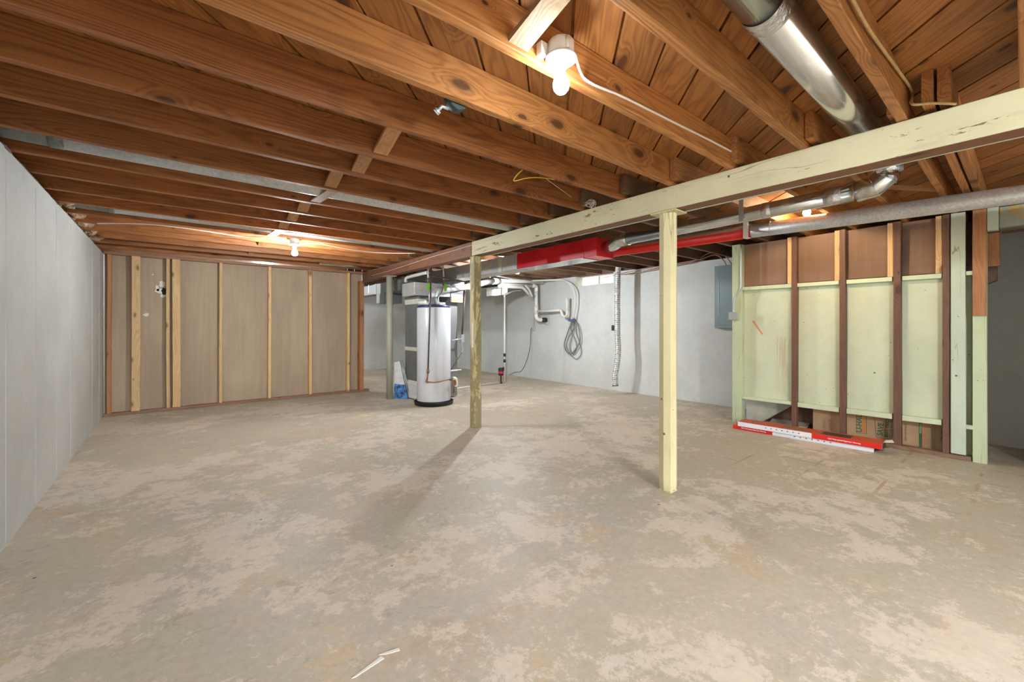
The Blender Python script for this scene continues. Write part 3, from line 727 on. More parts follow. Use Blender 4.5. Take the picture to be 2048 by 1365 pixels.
# stair stringer inside the enclosure
bm = prism(bmesh.new(), [(2.30, 0.42), (2.30, -0.0), (2.10, 0.0), (1.55, 0.42)], 'X', 5.80, 5.84)
o = obj('stair_stringer', bm, M['stair']); tag(o, 'grey sloping stair stringer seen under the first green panel', 'stair part')
o = obj('shade_board', B(5.90, 5.915, 0.31, 2.34, 0.0, 2.2), M['stud_brown']); tag(o, 'dark board added to darken the space under the stair', 'board')  # dark sheet added so the space under the stair reads as deep shade
o = obj('wood_sheet', hexa(bmesh.new(), [(5.70, 1.62, 0.0), (5.88, 1.62, 0.0), (5.88, 2.02, 0.0), (5.70, 2.02, 0.0), (5.72, 1.62, 0.025), (5.88, 1.62, 0.05), (5.88, 2.02, 0.04), (5.72, 2.0, 0.02)]), M['stair']); tag(o, 'flat grey board lying on the floor under the stair', 'board')

# ------------------------------------------------------------------ electrical on enclosure and wall
t = thing('breaker_panel', 'grey electrical breaker panel on the pale wall left of the green enclosure', 'electrical panel', (6.40, 2.75, 1.17))
obj('cabinet', B(6.345, XR, 2.55, 2.965, 1.17, 2.10, bevel=0.003), M['panel'], t)
dr = obj('door', B(6.335, 6.344, 2.60, 2.90, 1.22, 2.05, bevel=0.001), M['panel'], t)
bm = B(6.3285, 6.334, 2.895, 2.90, 1.35, 1.9); obj('door_latch', bm, M['conduit'], dr)
t = thing('junction_box', 'small square grey junction box on the green corner post', 'junction box', (5.47, 2.315, 1.28))
obj('box_body', B(5.448, 5.489, 2.265, 2.365, 1.285, 1.375, bevel=0.002), M['steel'], t)
obj('cover', B(5.443, 5.4475, 2.262, 2.368, 1.282, 1.378, bevel=0.001), M['steel'], t)
o = obj('conduit', T_(catmull([(5.468, 2.315, 1.376), (5.468, 2.315, 1.43), (5.468, 2.30, 1.53), (5.468, 2.245, 1.64), (5.468, 2.228, 1.70), (5.468, 2.228, 1.80), (5.468, 2.228, 2.21)], 6), 0.012), M['conduit']); tag(o, 'grey steel conduit rising from the junction box up the green corner post', 'conduit')

# ------------------------------------------------------------------ lamps
def bulb_lamp(x, y, ztop, label, strength, col=(0.90, 0.97, 1.0), box_=True, tilt=0, socket_only=False):
    t = thing('bulb_lamp', label, 'lamp', (x, y, ztop))
    if box_:
        bm = lathe(bmesh.new(), [(0.050, -0.055), (0.050, 0.0), (0.047, 0.004)], (x, y, ztop), seg=12)
        for a in (0.3, 2.4, 4.4): cyl(bm, (x+0.05*cos(a), y+0.05*sin(a), ztop-0.05), 'Z', 0.009, 0.045, seg=8)
        obj('mounting_box', bm, M['white_pl'], t)
    z = ztop-0.056
    bm = lathe(bmesh.new(), [(0.060, 0.0), (0.060, -0.006), (0.052, -0.012), (0.030, -0.016), (0.024, -0.020), (0.022, -0.038), (0.018, -0.040)], (x, y, z), seg=32)
    lh = obj('lampholder', bm, M['porcelain'], t)
    zz = z-0.041
    prof = [(0.013, 0.0), (0.014, -0.012), (0.020, -0.028), (0.0285, -0.045), (0.031, -0.062), (0.028, -0.078), (0.018, -0.090), (0.004, -0.094)]
    bm = lathe(bmesh.new(), prof, (x, y, zz), seg=28)
    obj('light_bulb', bm, bulb_mat('bulb_glow', col, strength), lh)
    return t
t = bulb_lamp(1.145, 1.112, 2.272, 'glowing bulb in a white ceiling lampholder on the nearest joist', BULB['near'])
obj('nail_bracket', B(1.065, 1.095, 1.135, 1.163, 2.215, 2.262), M['white_pl'], t)
bulb_lamp(1.10, 5.30, 2.198, 'far glowing bulb in a lampholder in front of the drywall partition', BULB['far'])
bulb_lamp(4.62, 1.30, 2.424, 'warm glowing bulb mostly hidden behind the long round pipe', BULB['right'], (1, 0.80, 0.52), box_=False)
bulb_lamp(4.05, 5.24, 2.217, 'bulb between the joists hidden behind the rectangular duct', BULB['duct'])
t = thing('empty_lampholder', 'small white lampholder without bulb on the joists above the drain pipes', 'lampholder', (4.95, 5.92, 2.2))
obj('lampholder', lathe(bmesh.new(), [(0.050, 0.02), (0.052, 0.0), (0.040, -0.020), (0.034, -0.04), (0.030, -0.042)], (4.95, 5.92, 2.20), seg=28), M['porcelain'], t)

# ------------------------------------------------------------------ round ducts
yc, zc = 0.567, 2.297
t = thing('round_duct', 'shiny round metal duct running between joists over the girder and down an elbow', 'duct', (3.0, yc, zc))
bm = T_([(-0.5, yc, zc), (1.62, yc, zc)], 0.0715, seg=40); obj('duct_section', bm, M['galv_smooth'], t)
bm = T_([(1.62, yc, zc), (3.42, yc, zc)], 0.0725, seg=40); obj('duct_section', bm, M['galv_smooth'], t)
sublab(obj('foil_tape', T_([(1.55+0.014*k, yc, zc) for k in range(7)], 0.077, seg=40, caps=False, radii=[0.0728+0.0015*((k*7) % 3) for k in range(7)]), M['foil'], t), 'crinkled foil tape joint')
# elbow: from +X run turning down, then along +Y
el = [(3.42, yc, zc), (3.50, yc, zc-0.005), (3.56, yc, zc-0.03), (3.585, yc, zc-0.07)]
obj('elbow', T_(el, 0.071, seg=32), M['galv_smooth'], t)
sublab(obj('foil_wrap', T_([(3.585, yc, 2.265), (3.59, yc, 2.19)], 0.078, seg=6), M['foil'], t), 'boxy foil tape wrap')
e2 = [(3.59, yc, 2.20), (3.59, yc+0.012, 2.165), (3.59, yc+0.065, 2.12), (3.59, yc+0.16, 2.108)]
obj('elbow', T_(e2, 0.069, seg=28), M['galv_smooth'], t)
for k in (1, 2):
    dd = (Vector(e2[k+1])-Vector(e2[k-1])).normalized()*0.003
    obj('elbow_seam', T_([Vector(e2[k])-dd, Vector(e2[k])+dd], 0.0725, seg=28), M['galv_smooth'], t)
bm = T_([(3.59, 0.74, 2.109), (3.59, 1.25, 2.101), (3.59, 2.55, 2.088)], 0.059, seg=36); obj('duct_section', bm, M['galv_smooth'], t)
sublab(obj('foil_tape', T_([(3.59, 0.80, 2.109), (3.59, 0.90, 2.107)], 0.0610, seg=36), M['foil'], t), 'foil tape joint by the elbow')
sublab(obj('foil_tape', T_([(3.59, 1.235, 2.102), (3.59, 1.30, 2.101)], 0.0605, seg=36), M['foil'], t), 'foil tape star joint')
e3 = [(3.59, 2.54, 2.088), (3.60, 2.66, 2.088), (3.66, 2.78, 2.07), (3.70, 2.90, 2.065)]
obj('elbow', T_(e3, 0.066, seg=28), M['galv_smooth'], t)
for k in (1, 2):
    dd = (Vector(e3[k+1])-Vector(e3[k-1])).normalized()*0.003
    obj('elbow_seam', T_([Vector(e3[k])-dd, Vector(e3[k])+dd], 0.069, seg=28), M['galv_smooth'], t)
bm = bmesh.new(); box(bm, 3.526, 3.5295, 1.42, 1.455, 2.04, 2.221); obj('hanger_strap', bm, M['steel'], t)

# long round pipe, red part and bare part
t = thing('round_pipe', 'long round pipe, bare galvanised with a red painted far length, hung along the green enclosure', 'duct', (4.45, 1.7, 2.1))
A0 = Vector((4.62, -1.3, 2.132)); A1 = Vector((4.655, 0.01, 2.132)); A2 = Vector((4.405, 1.70, 2.132)); A3 = Vector((4.265, 3.30, 2.132)); A4 = Vector((4.20, 4.3, 2.132))
A0 = A1+(A1-A2)*0.9
obj('duct_section', T_([A0, A1, A2], 0.0655, seg=40), M['galv'], t)
sublab(obj('duct_section', T_([A2, A3, A4], 0.0665, seg=40), M['red_pipe'], t), 'red painted length with brown top')
dpt = (A1-A2).normalized()
obj('seam_ring', T_([A2+dpt*0.16, A2+dpt*0.166], 0.0675, seg=40), M['galv'], t)
bm = bmesh.new(); box(bm, 4.325, 4.333, 1.70, 1.745, 2.065, 2.221); box(bm, 4.325, 4.40, 1.70, 1.745, 2.060, 2.0645)
sublab(obj('hanger_strap', bm, M['paper'], t), 'white hanger strap')

# ducts between joists on the left
for (y, r_, lab, x0) in ((3.44, 0.080, 'long galvanised pipe between joists, nearer of the two on the left', -0.52), (5.10, 0.080, 'long galvanised pipe between joists, farther of the two on the left', -0.42)):
    t = thing('round_duct', lab, 'duct', (1.0, y, 2.28))
    zz = 2.284
    obj('duct_section', T_([(x0, y, zz), (3.2, y, zz)], r_, seg=32), M['galv'], t)
    obj('elbow', T_(catmull([(x0, y, zz), (x0-0.10, y, zz+0.002), (x0-0.2, y, zz+0.005), (x0-0.26, y, zz+0.005)], 4), r_*0.98, seg=24), M['galv_dark'], t)
    obj('collar', T_([(x0-0.005, y, zz), (x0+0.05, y, zz)], r_+0.003, seg=32), M['galv_dark'], t)
t = thing('flex_duct', 'short shiny round duct at the end of the joists by the drywall partition corner', 'duct', (2.3, 7.25, 2.27))
obj('duct_section', T_([(1.85, 7.225, 2.280), (2.60, 7.225, 2.280)], 0.085, seg=24), M['galv_smooth'], t)

obj('hanger_strap', B(2.02, 2.05, 7.19, 7.192, 2.28, ZS-0.001), M['galv_smooth'], t)
# rectangular trunk duct
def rect_trunk():
    t = thing('trunk_duct', 'rectangular overhead duct, galvanised with a red painted end', 'duct', (3.7, 5.0, 2.0))
    x0, x1, z0, z1 = 3.58, 3.865, 1.968, 2.168
    obj('duct_section', B(x0, x1, 4.32, 5.30, z0, z1, bevel=0.003), M['galv'], t)
    obj('duct_section', B(x0, x1, 5.30, 8.6, z0, z1, bevel=0.003), M['galv'], t)
    sublab(obj('red_section', B(x0-0.001, x1, 3.12, 4.318, z0, z1, bevel=0.003), M['red'], t), 'red painted section')
    sublab(obj('red_end_box', B(x0-0.004, x1+0.004, 2.94, 3.118, z0-0.003, z1+0.003, bevel=0.002), M['red'], t), 'red end box')
    for y in (4.30, 3.13, 5.30): obj('drive_cleat', B(x0-0.008, x1+0.008, y-0.012, y+0.012, z0-0.007, z1+0.004, bevel=0.002), M['galv'] if y != 3.13 else M['red'], t)
    sublab(obj('mastic_band', B(x0-0.0065, x1+0.0065, 4.62, 4.70, z0-0.006, z1+0.003), M['mastic'], t), 'grey mastic band')
    sublab(obj('underside', B(x0+0.002, x1-0.002, 3.12, 4.30, z0-0.004, z0-0.0005), M['galv_smooth'], t), 'unpainted bottom')
rect_trunk()

# ------------------------------------------------------------------ furnace, plenum, heater
t = thing('furnace', 'dark grey furnace with mastic banded return drop behind the water heater', 'furnace', (3.42, 6.4, 0))
obj('cabinet', B(3.20, 3.78, 6.12, 6.66, 0.02, 1.60, bevel=0.004), M['furnace'], t)
obj('return_drop', B(3.055, 3.199, 6.12, 6.60, 0.32, 1.685, bevel=0.003), M['galv_dark'], t)
sublab(obj('mastic_band', B(3.049, 3.20, 6.115, 6.605, 0.80, 0.86, bevel=0.002), M['mastic'], t), 'cream mastic seam')
sublab(obj('mastic_band', B(3.049, 3.20, 6.115, 6.605, 1.56, 1.64, bevel=0.002), M['mastic'], t), 'cream mastic seam at top')
bm = B(3.055, 3.20, 6.12, 6.60, 0.02, 0.315, bevel=0.002)
for k in range(11): hexa(bm, [(3.048, 6.14, 0.045+k*.024), (3.056, 6.14, 0.040+k*.024), (3.056, 6.57, 0.040+k*.024), (3.048, 6.57, 0.045+k*.024), (3.048, 6.14, 0.051+k*.024), (3.056, 6.14, 0.058+k*.024), (3.056, 6.57, 0.058+k*.024), (3.048, 6.57, 0.051+k*.024)])
sublab(obj('filter_grille', bm, M['white_pl'], t), 'white louvred grille')
obj('plenum', B(2.955, 3.60, 6.05, 6.50, 1.69, 1.895, bevel=0.002), M['galv'], t)
obj('upper_plenum', B(3.60, 3.865, 6.03, 6.60, 1.602, 1.966, bevel=0.002), M['furnace'], t)
sublab(obj('mastic_patch', B(3.61, 3.875, 6.022, 6.03, 1.60, 1.70), M['insul'], t), 'cream mastic patch')
obj('cabinet_door', B(3.24, 3.74, 6.110, 6.119, 0.08, 0.70), M['furnace'], t)

t = thing('return_duct', 'dark rectangular return duct running away behind the grey green post', 'duct', (3.2, 8.0, 1.9))
obj('duct_section', B(2.96, 3.50, 6.62, 8.3, 1.80, 1.985, bevel=0.003), M['galv_dark'], t)
obj('duct_section', B(3.02, 3.45, 8.3, 10.4, 1.86, 2.02, bevel=0.003), M['galv_dark'], t)
for yy in (7.0, 8.0): obj('hanger_strap', B(2.957, 2.9595, yy, yy+0.03, 1.84, ZS-0.001), M['galv_smooth'], t)
obj('drop_collar', B(2.95, 3.30, 7.25, 7.60, 1.62, 1.80, bevel=0.002), M['galv_dark'], t)
sublab(obj('mastic_band', B(2.953, 3.505, 7.62, 7.68, 1.795, 1.99), M['mastic'], t), 'mastic joint')

HX, HY = 3.16, 5.80
t = thing('water_heater', 'tall white cylindrical water heater with navy top rim standing in a black tray', 'water heater', (HX, HY, 0))
obj('tank', lathe(bmesh.new(), [(0.255, 0.05), (0.257, 0.06), (0.257, 1.47), (0.250, 1.485)], (HX, HY, 0), seg=64), M['heater'], t)
obj('top_cap', lathe(bmesh.new(), [(0.246, 1.485), (0.250, 1.490), (0.250, 1.515), (0.235, 1.522), (0.10, 1.525)], (HX, HY, 0), seg=64), M['navy'], t)
obj('bottom_ring', lathe(bmesh.new(), [(0.240, 0.02), (0.258, 0.03), (0.259, 0.065), (0.2575, 0.067)], (HX, HY, 0), seg=64), M['black'], t)
dh = sublab(obj('draft_hood', lathe(bmesh.new(), [(0.08, 1.530), (0.085, 1.56), (0.045, 1.62), (0.044, 1.66)], (HX+0.02, HY+0.02, 0), seg=28), M['galv_dark'], t), 'metal draft hood')
for (dx, dy) in ((0.07, 0.0), (-0.06, 0.05), (0.0, -0.08)): obj('hood_leg', T_([(HX+dx, HY+dy, 1.522), (HX+dx, HY+dy, 1.56)], 0.006, seg=8), M['copper'], dh)
obj('relief_valve', T_(catmull([(HX+0.16, HY-0.19, 0.375), (HX+0.21, HY-0.23, 0.375), (HX+0.235, HY-0.25, 0.36), (HX+0.24, HY-0.25, 0.29)], 4), 0.014, seg=10), M['copper'], t)
obj('relief_tube', T_([(HX+0.215, HY-0.235, 0.37), (HX+0.215, HY-0.235, 0.17)], 0.013, seg=10), M['copper'], t)
o = obj('drip_pan', lathe(bmesh.new(), [(0.270, 0.0), (0.292, 0.004), (0.298, 0.05), (0.302, 0.052), (0.300, 0.056), (0.292, 0.054), (0.286, 0.012), (0.02, 0.010)], (HX, HY, 0), seg=64), M['black']); tag(o, 'round black drip tray under the white water heater', 'drip tray')
ORG[o.name]
# gas line in front of the heater
t = thing('gas_pipe', 'thin dark gas pipe bending around the front of the water heater', 'pipe', (2.95, 5.55, 0.4))
obj('riser', T_([(2.985, 5.55, 2.20), (2.925, 5.545, 0.52)], 0.0105, seg=12), M['iron'], t)
obj('riser_end', T_([(2.925, 5.545, 0.52), (2.905, 5.545, 0.385)], 0.013, seg=12), M['copper'], t)
obj('union', T_([(2.927, 5.545, 0.57), (2.925, 5.545, 0.51)], 0.02, seg=8), M['copper'], t)
obj('elbow', T_(catmull([(2.905, 5.545, 0.41), (2.905, 5.545, 0.385), (2.93, 5.535, 0.382)], 4), 0.016, seg=10), M['copper'], t)
obj('feed', T_(catmull([(2.93, 5.535, 0.382), (3.04, 5.50, 0.375), (3.2, 5.49, 0.395), (3.30, 5.52, 0.40), (3.36, 5.56, 0.395)], 5), 0.0105, seg=10), M['copper'], t)
sublab(obj('valve_paper', T_(catmull([(3.355, 5.555, 0.40), (3.40, 5.56, 0.39), (3.415, 5.56, 0.34), (3.405, 5.56, 0.27)], 4), 0.026, seg=8), M['paper'], t), 'white paper wrapped elbow')
# water lines above heater
for (x0, y0, x1, y1, lab, zt, tg) in ((3.02, 5.72, 3.05, 5.72, 'left water supply pipe with green tag above the water heater', 2.16, (2.985, 5.69)), (3.32, 5.78, 3.24, 5.78, 'right water supply pipe with green tag above the water heater', 2.16, (3.24, 5.64))):
    t = thing('water_pipe', lab, 'pipe', (x0, y0, 1.6), 'pipes above the water heater')
    obj('upper_pipe', T_([(x0-0.01, y0, zt), (x0, y0, 1.93)], 0.013, seg=12), M['pvc'], t)
    obj('valve', T_([(x0, y0, 1.93), (x0, y0, 1.84)], 0.017, seg=8), M['copper'], t)
    obj('flex_line', T_(catmull([(x0, y0, 1.84), ((x0+x1)/2+0.02, y0, 1.74), (x1-0.01, y1, 1.65), (x1, y1, 1.527)], 6), 0.011, seg=10), M['steel'], t)
    bm = bmesh.new(); prism(bm, [(tg[0]-0.02, 1.735), (tg[0]-0.028, 1.79), (tg[0]-0.018, 1.845), (tg[0]+0.022, 1.845), (tg[0]+0.03, 1.79), (tg[0]+0.018, 1.735)], 'Y', tg[1]-0.06, tg[1]-0.057)
    sublab(obj('paper_tag', bm, M['green_tag'], t), 'bright green tag')
# copper line under joists
o = obj('copper_pipe', T_(catmull([(2.98, 6.35, 2.03), (3.05, 5.95, 1.99), (3.30, 5.70, 1.95), (3.75, 5.68, 1.90), (3.95, 5.70, 1.885)], 5), 0.012, seg=10), M['iron']); tag(o, 'dark thin pipe crossing behind the water supply pipes', 'pipe')
o = obj('insulated_pipe', T_(catmull([(2.99, 6.44, 1.93), (2.985, 6.40, 1.985), (3.0, 6.25, 2.005), (3.0, 5.7, 2.012)], 5), 0.026, seg=16), M['pvc']); tag(o, 'off white insulated pipe tucked behind the brown girder', 'pipe')
# flue
t = thing('vent_pipe', 'grey sheet metal vent pipe rising from the water heater and running right', 'vent pipe', (3.2, 5.9, 1.65))
fl = catmull([(HX+0.02, HY+0.02, 1.655), (HX+0.02, HY+0.02, 1.70), (HX+0.07, HY+0.03, 1.755), (HX+0.17, HY+0.05, 1.775), (HX+0.3, HY+0.08, 1.80)], 5)
obj('elbow', T_(fl, 0.052, seg=24), M['galv'], t)
obj('vent_run', T_([(HX+0.28, HY+0.078, 1.797), (3.942, 6.05, 1.877)], 0.050, seg=24), M['galv'], t)
sublab(obj('vent_run', T_([(3.942, 6.05, 1.877), (4.72, 6.38, 2.06)], 0.052, seg=24), M['white_pl'], t), 'white taped length')
# gas riser and valve right of furnace
t = thing('gas_pipe', 'dark pipe drop with valve on the right side of the furnace', 'pipe', (3.83, 6.0, 0.45))
obj('drop', T_([(3.87, 6.0, 1.90), (3.80, 6.0, 1.05)], 0.014, seg=10), M['iron'], t)
obj('valve', B(3.775, 3.83, 5.975, 6.02, 0.93, 1.06, bevel=0.004), M['steel'], t)
obj('flex_tail', T_(catmull([(3.80, 6.0, 0.95), (3.80, 6.0, 0.87), (3.815, 6.0, 0.81), (3.79, 5.995, 0.76)], 4), 0.009, seg=8), M['steel'], t)
obj('shutoff_cord', T_([(3.79, 5.995, 0.76), (3.55, 5.99, 0.44)], 0.006, seg=8), M['iron'], t)
obj('side_pipe', T_([(3.60, 6.0, 0.965), (3.79, 5.99, 0.99)], 0.012, seg=8), M['steel'], t)
o = obj('drain_pipe', T_([(3.30, 5.96, 0.465), (3.77, 5.98, 0.47)], 0.014, seg=12), M['pvc']); tag(o, 'short white horizontal pipe stub behind the water heater', 'pipe')
o = obj('floor_pipe', T_([(3.75, 6.72, 0.02), (4.303, 6.867, 0.02), (5.36, 6.97, 0.02)], 0.016, seg=12), M['pvc']); tag(o, 'white pipe lying on the floor between the furnace and the pump', 'pipe')
# wrapped bundle leaning beside the post
t = thing('wrapped_filter', 'plastic wrapped white and blue package leaning by the furnace grille', 'package', (2.95, 6.52, 0))
bm = hexa(bmesh.new(), [(2.87, 6.62, 0.235), (3.00, 6.50, 0.235), (3.04, 6.54, 0.235), (2.91, 6.66, 0.235), (2.87, 6.62, 0.60), (2.935, 6.55, 0.62), (2.965, 6.59, 0.62), (2.90, 6.66, 0.60)])
obj('white_part', bm, M['clear_wrap'], t)
bm = hexa(bmesh.new(), [(2.86, 6.60, 0.0), (3.03, 6.44, 0.0), (3.07, 6.48, 0.0), (2.90, 6.64, 0.0), (2.87, 6.61, 0.25), (3.00, 6.49, 0.22), (3.04, 6.53, 0.22), (2.91, 6.65, 0.25)])
sublab(obj('blue_part', bm, M['blue_bag'], t), 'blue printed lower part')
for k in range(2):
    obj('frame_rail', T_([(2.955+0.02*k, 6.56-0.012*k, 0.64), (3.055+0.02*k, 6.455-0.015*k, 0.01)], 0.010, seg=6), M['steel'], t)

# ------------------------------------------------------------------ drain pipes on right wall
t = thing('drain_stack', 'white plastic drain stack with branches and trap on the pale wall', 'drain pipes', (6.2, 6.8, 1.3))
sx = 6.22; sy = 6.80
def pp(name, pts, r=0.032, sub=0, lab=None, mat='pvc'):
    o = obj(name, T_(catmull(pts, sub) if sub else pts, r, seg=18), M[mat], t)
    if lab: sublab(o, lab)
    return o
pp('stack', [(sx, sy, 2.05), (sx, sy, 1.42)], 0.040)
pp('upper_elbow', [(sx-0.12, sy-0.03, 2.085), (sx-0.05, sy-0.01, 2.085), (sx, sy, 2.05), (sx, sy, 1.97)], 0.043, 5)
pp('branch', [(6.042, 6.77, 2.087), (5.494, 6.65, 2.055), (4.965, 6.5, 2.02)], 0.038)
pp('upper_branch', [(4.926, 6.45, 2.081), (6.25, 6.66, 2.168)], 0.040)
pp('upper_branch_end', [(5.395, 6.53, 2.13), (6.304, 6.67, 2.167)], 0.024)
pp('lower_branch', [(4.888, 6.4, 1.969), (5.64, 6.6, 2.008), (5.766, 6.65, 1.967), (6.095, 6.78, 1.776)], 0.029)
pp('middle_branch', [(5.809, 6.7, 2.068), (5.958, 6.74, 1.983), (6.08, 6.78, 1.841)], 0.024, 4)
pp('tee_fitting', [(4.733, 6.4, 2.054), (4.926, 6.45, 2.076)], 0.062)
pp('tee_fitting', [(sx, sy, 1.66), (sx, sy, 1.46)], 0.047)
pp('lower_elbow', [(sx, sy, 1.46), (sx, sy, 1.40), (sx+0.04, sy-0.03, 1.35), (sx+0.12, sy-0.06, 1.34)], 0.043, 5)
pp('wall_pipe', [(sx+0.11, sy-0.06, 1.34), (XR-0.014, sy-0.10, 1.34)], 0.050, mat='black', lab='black pipe stub entering the wall')
pp('side_branch', [(sx, sy-0.03, 1.53), (6.28, 6.35, 1.53), (6.30, 6.16, 1.535)], 0.027)
pp('trap', [(6.30, 6.18, 1.535), (6.30, 6.13, 1.53), (6.30, 6.10, 1.47), (6.30, 6.07, 1.42), (6.30, 6.02, 1.40), (6.30, 5.97, 1.42), (6.30, 5.95, 1.47), (6.30, 5.95, 1.53)], 0.027, 5)
pp('standpipe', [(6.30, 5.95, 1.52), (6.30, 5.95, 1.79)], 0.029)
pp('blue_ring', [(5.127, 6.485, 2.096), (5.185, 6.495, 2.1)], 0.0415, mat='blue_mark', lab='blue stripe around the pipe')
pp('blue_label', [(sx-0.041, sy-0.012, 1.87), (sx-0.041, sy-0.012, 1.83)], 0.009, mat='blue_mark', lab='small blue label')
o = obj('wall_patch', lathe(bmesh.new(), [(0.115, 0.0), (0.10, -0.006)], (XR-0.0005, sy-0.10, 1.335), seg=20, axis='X'), M['wall_left']); tag(o, 'rough round patch around the pipe entering the wall', 'patch')

t = thing('water_tubes', 'two white water tubes arching down the wall to a dark blue valve', 'tubing', (6.33, 6.5, 1.35))
for k in range(2):
    dy = 0.06*k
    obj('tube', T_(catmull([(4.90, 6.55-0.04*k, 2.19-0.01*k), (5.4, 6.62-0.04*k, 2.17-0.012*k), (5.85, 6.63-0.04*k, 2.17-0.01*k), (6.3, 6.36, 2.19-0.015*k), (6.35, 6.06-dy, 2.15-0.02*k), (6.37, 5.84-dy, 1.96), (6.38, 5.80-dy, 1.7), (6.38, 5.86-dy, 1.36)], 8), 0.012, seg=10), M['pvc'], t)
t = thing('hose_valve', 'dark blue double hose valve on the wall with coiled grey hoses', 'valve', (6.36, 5.87, 1.31))
obj('valve_body', B(6.33, 6.40, 5.79, 5.95, 1.30, 1.345, bevel=0.006), M['valve_blue'], t)
for yy in (5.81, 5.93): obj('valve_handle', lathe(bmesh.new(), [(0.022, 0), (0.026, 0.008), (0.022, 0.016)], (6.345, yy, 1.343), seg=14), M['valve_blue'], t)
def hose(pts, r, nm, lab):
    o = obj('coiled_hose', T_(catmull(pts, 8), r, seg=10), M['hose_grey']); tag(o, lab, 'hose', 'coiled hoses on the wall'); return o
def HP(l, x=6.38): return [(x, y, z) for (y, z) in l]
hose(HP([(5.90, 1.30), (5.92, 1.22), (6.02, 1.03), (6.09, 0.85), (6.07, 0.72), (5.97, 0.64), (5.86, 0.66), (5.76, 0.76), (5.68, 0.87), (5.66, 0.95), (5.68, 1.10), (5.73, 1.24), (5.83, 1.31)], 6.375), 0.013, '', 'thick dark grey hose loop hanging from the blue valve')
hose(HP([(5.92, 1.30), (5.95, 1.2), (5.88, 1.02), (5.80, 0.88), (5.78, 0.74), (5.87, 0.63), (5.95, 0.70), (5.96, 0.82), (5.91, 0.98), (5.86, 1.14), (5.87, 1.30)], 6.40), 0.009, '', 'thin grey hose crossing inside the thick loop')
hose(HP([(5.85, 1.30), (5.90, 1.12), (6.03, 0.95), (6.08, 0.80), (6.0, 0.66), (5.90, 0.57), (5.80, 0.53), (5.70, 0.60), (5.67, 0.72), (5.73, 0.90), (5.80, 1.05), (5.82, 1.30)], 6.42), 0.008, '', 'thin grey hose hanging lowest beneath the blue valve')

# dryer vent hose
t = thing('dryer_hose', 'silver ribbed flexible dryer hose hanging down in front of the wall', 'hose', (6.05, 4.5, 0.2))
path = catmull([(6.06, 4.50, 2.24), (6.06, 4.515, 2.1), (6.06, 4.52, 1.8), (6.06, 4.52, 1.4), (6.06, 4.52, 1.05), (6.055, 4.50, 0.78), (6.05, 4.53, 0.5), (6.05, 4.565, 0.35), (6.05, 4.56, 0.17)], 22)
rad = [0.050+0.0035*sin(i*2.4) for i in range(len(path))]
def foilhose():
    m, nt, b = new_mat('foil_hose'); N = NT(nt); v = N.coord()
    z = N.sep(v)[2]
    w = N.m('MULTIPLY_ADD', N.m('SINE', N.m('MULTIPLY', z, 190.0)), 0.5, 0.5)
    n = N.voro(N.vm('MULTIPLY', v, (40, 40, 70)), 1.0)
    N.link(N.mix(N.m('MULTIPLY', w, N.ramp(n, 0.1, 0.7)), (0.85, 0.85, 0.85), (0.22, 0.22, 0.22)), b.inputs['Base Color'])
    b.inputs['Metallic'].default_value = 0.6; b.inputs['Roughness'].default_value = 0.35
    N.link(N.bump(w, 0.8, 0.006), b.inputs['Normal'])
    return m
obj('hose_body', T_(path, 0.05, seg=24, radii=rad, caps=False), foilhose(), t)
obj('cuff', T_([(6.05, 4.56, 0.175), (6.05, 4.555, 0.145)], 0.053, seg=24, caps=False), M['galv_dark'], t)
obj('inner_dark', T_([(6.05, 4.56, 0.17), (6.05, 4.56, 0.168)], 0.047, seg=24), M['dark'], t)
o = obj('bracket', B(6.42, XR-0.001, 4.86, 4.93, 1.12, 1.22, bevel=0.006), M['black']); tag(o, 'small black bracket on the wall left of the dryer hose', 'bracket')

# sump pump with riser
t = thing('sump_pump', 'black pump with red band on a tall white riser pipe', 'pump', (5.42, 6.95, 0))
px, py = 5.44, 6.93
obj('riser', T_([(px, py, 0.02), (px, py, 1.80)], 0.019, seg=14), M['pvc'], t)
obj('riser_top', T_(catmull([(px, py, 1.80), (px, py, 1.86), (px+0.08, py-0.02, 1.90), (px+0.22, py-0.03, 1.96), (px+0.42, py-0.03, 1.975)], 5), 0.019, seg=12), M['pvc'], t)
for z in (0.565, 0.44): obj('rubber_coupling', T_([(px, py, z), (px, py, z+0.065)], 0.027, seg=14), M['black'], t)
mo = obj('motor', lathe(bmesh.new(), [(0.050, 0.17), (0.056, 0.19), (0.056, 0.31), (0.050, 0.325), (0.02, 0.33)], (px-0.07, py+0.035, 0), seg=20), M['black'], t)
sublab(obj('motor_band', lathe(bmesh.new(), [(0.0575, 0.205), (0.0575, 0.25)], (px-0.07, py+0.035, 0), seg=20), M['pump_red'], mo), 'red label band')
obj('column', lathe(bmesh.new(), [(0.030, 0.0), (0.016, 0.05), (0.016, 0.15), (0.03, 0.172)], (px-0.07, py+0.035, 0), seg=14), M['black'], t)
obj('switch_arm', T_([(px-0.03, py, 0.345), (px-0.03, py, 0.27)], 0.018, seg=8), M['black'], t)
o = obj('power_cord', T_(catmull([(5.50, 6.86, 0.17), (5.62, 6.83, 0.22), (5.85, 6.85, 0.25), (6.1, 6.95, 0.50), (6.25, 7.02, 0.80), (6.33, 7.1, 1.0), (6.38, 7.15, 1.12), (6.40, 7.16, 1.16)], 8), 0.006, seg=8), M['black']); tag(o, 'thin black cord curving from the pump up to the wall outlet', 'cord')
t = thing('wall_outlet', 'small grey outlet box on the wall below the drain stack', 'outlet', (6.42, 7.12, 1.12))
obj('outlet_box', B(6.405, XR-0.001, 7.07, 7.17, 1.11, 1.21, bevel=0.003), M['steel'], t)
obj('outlet_conduit', T_([(6.43, 7.10, 1.21), (6.43, 7.10, 1.44)], 0.008, seg=8), M['conduit'], t)

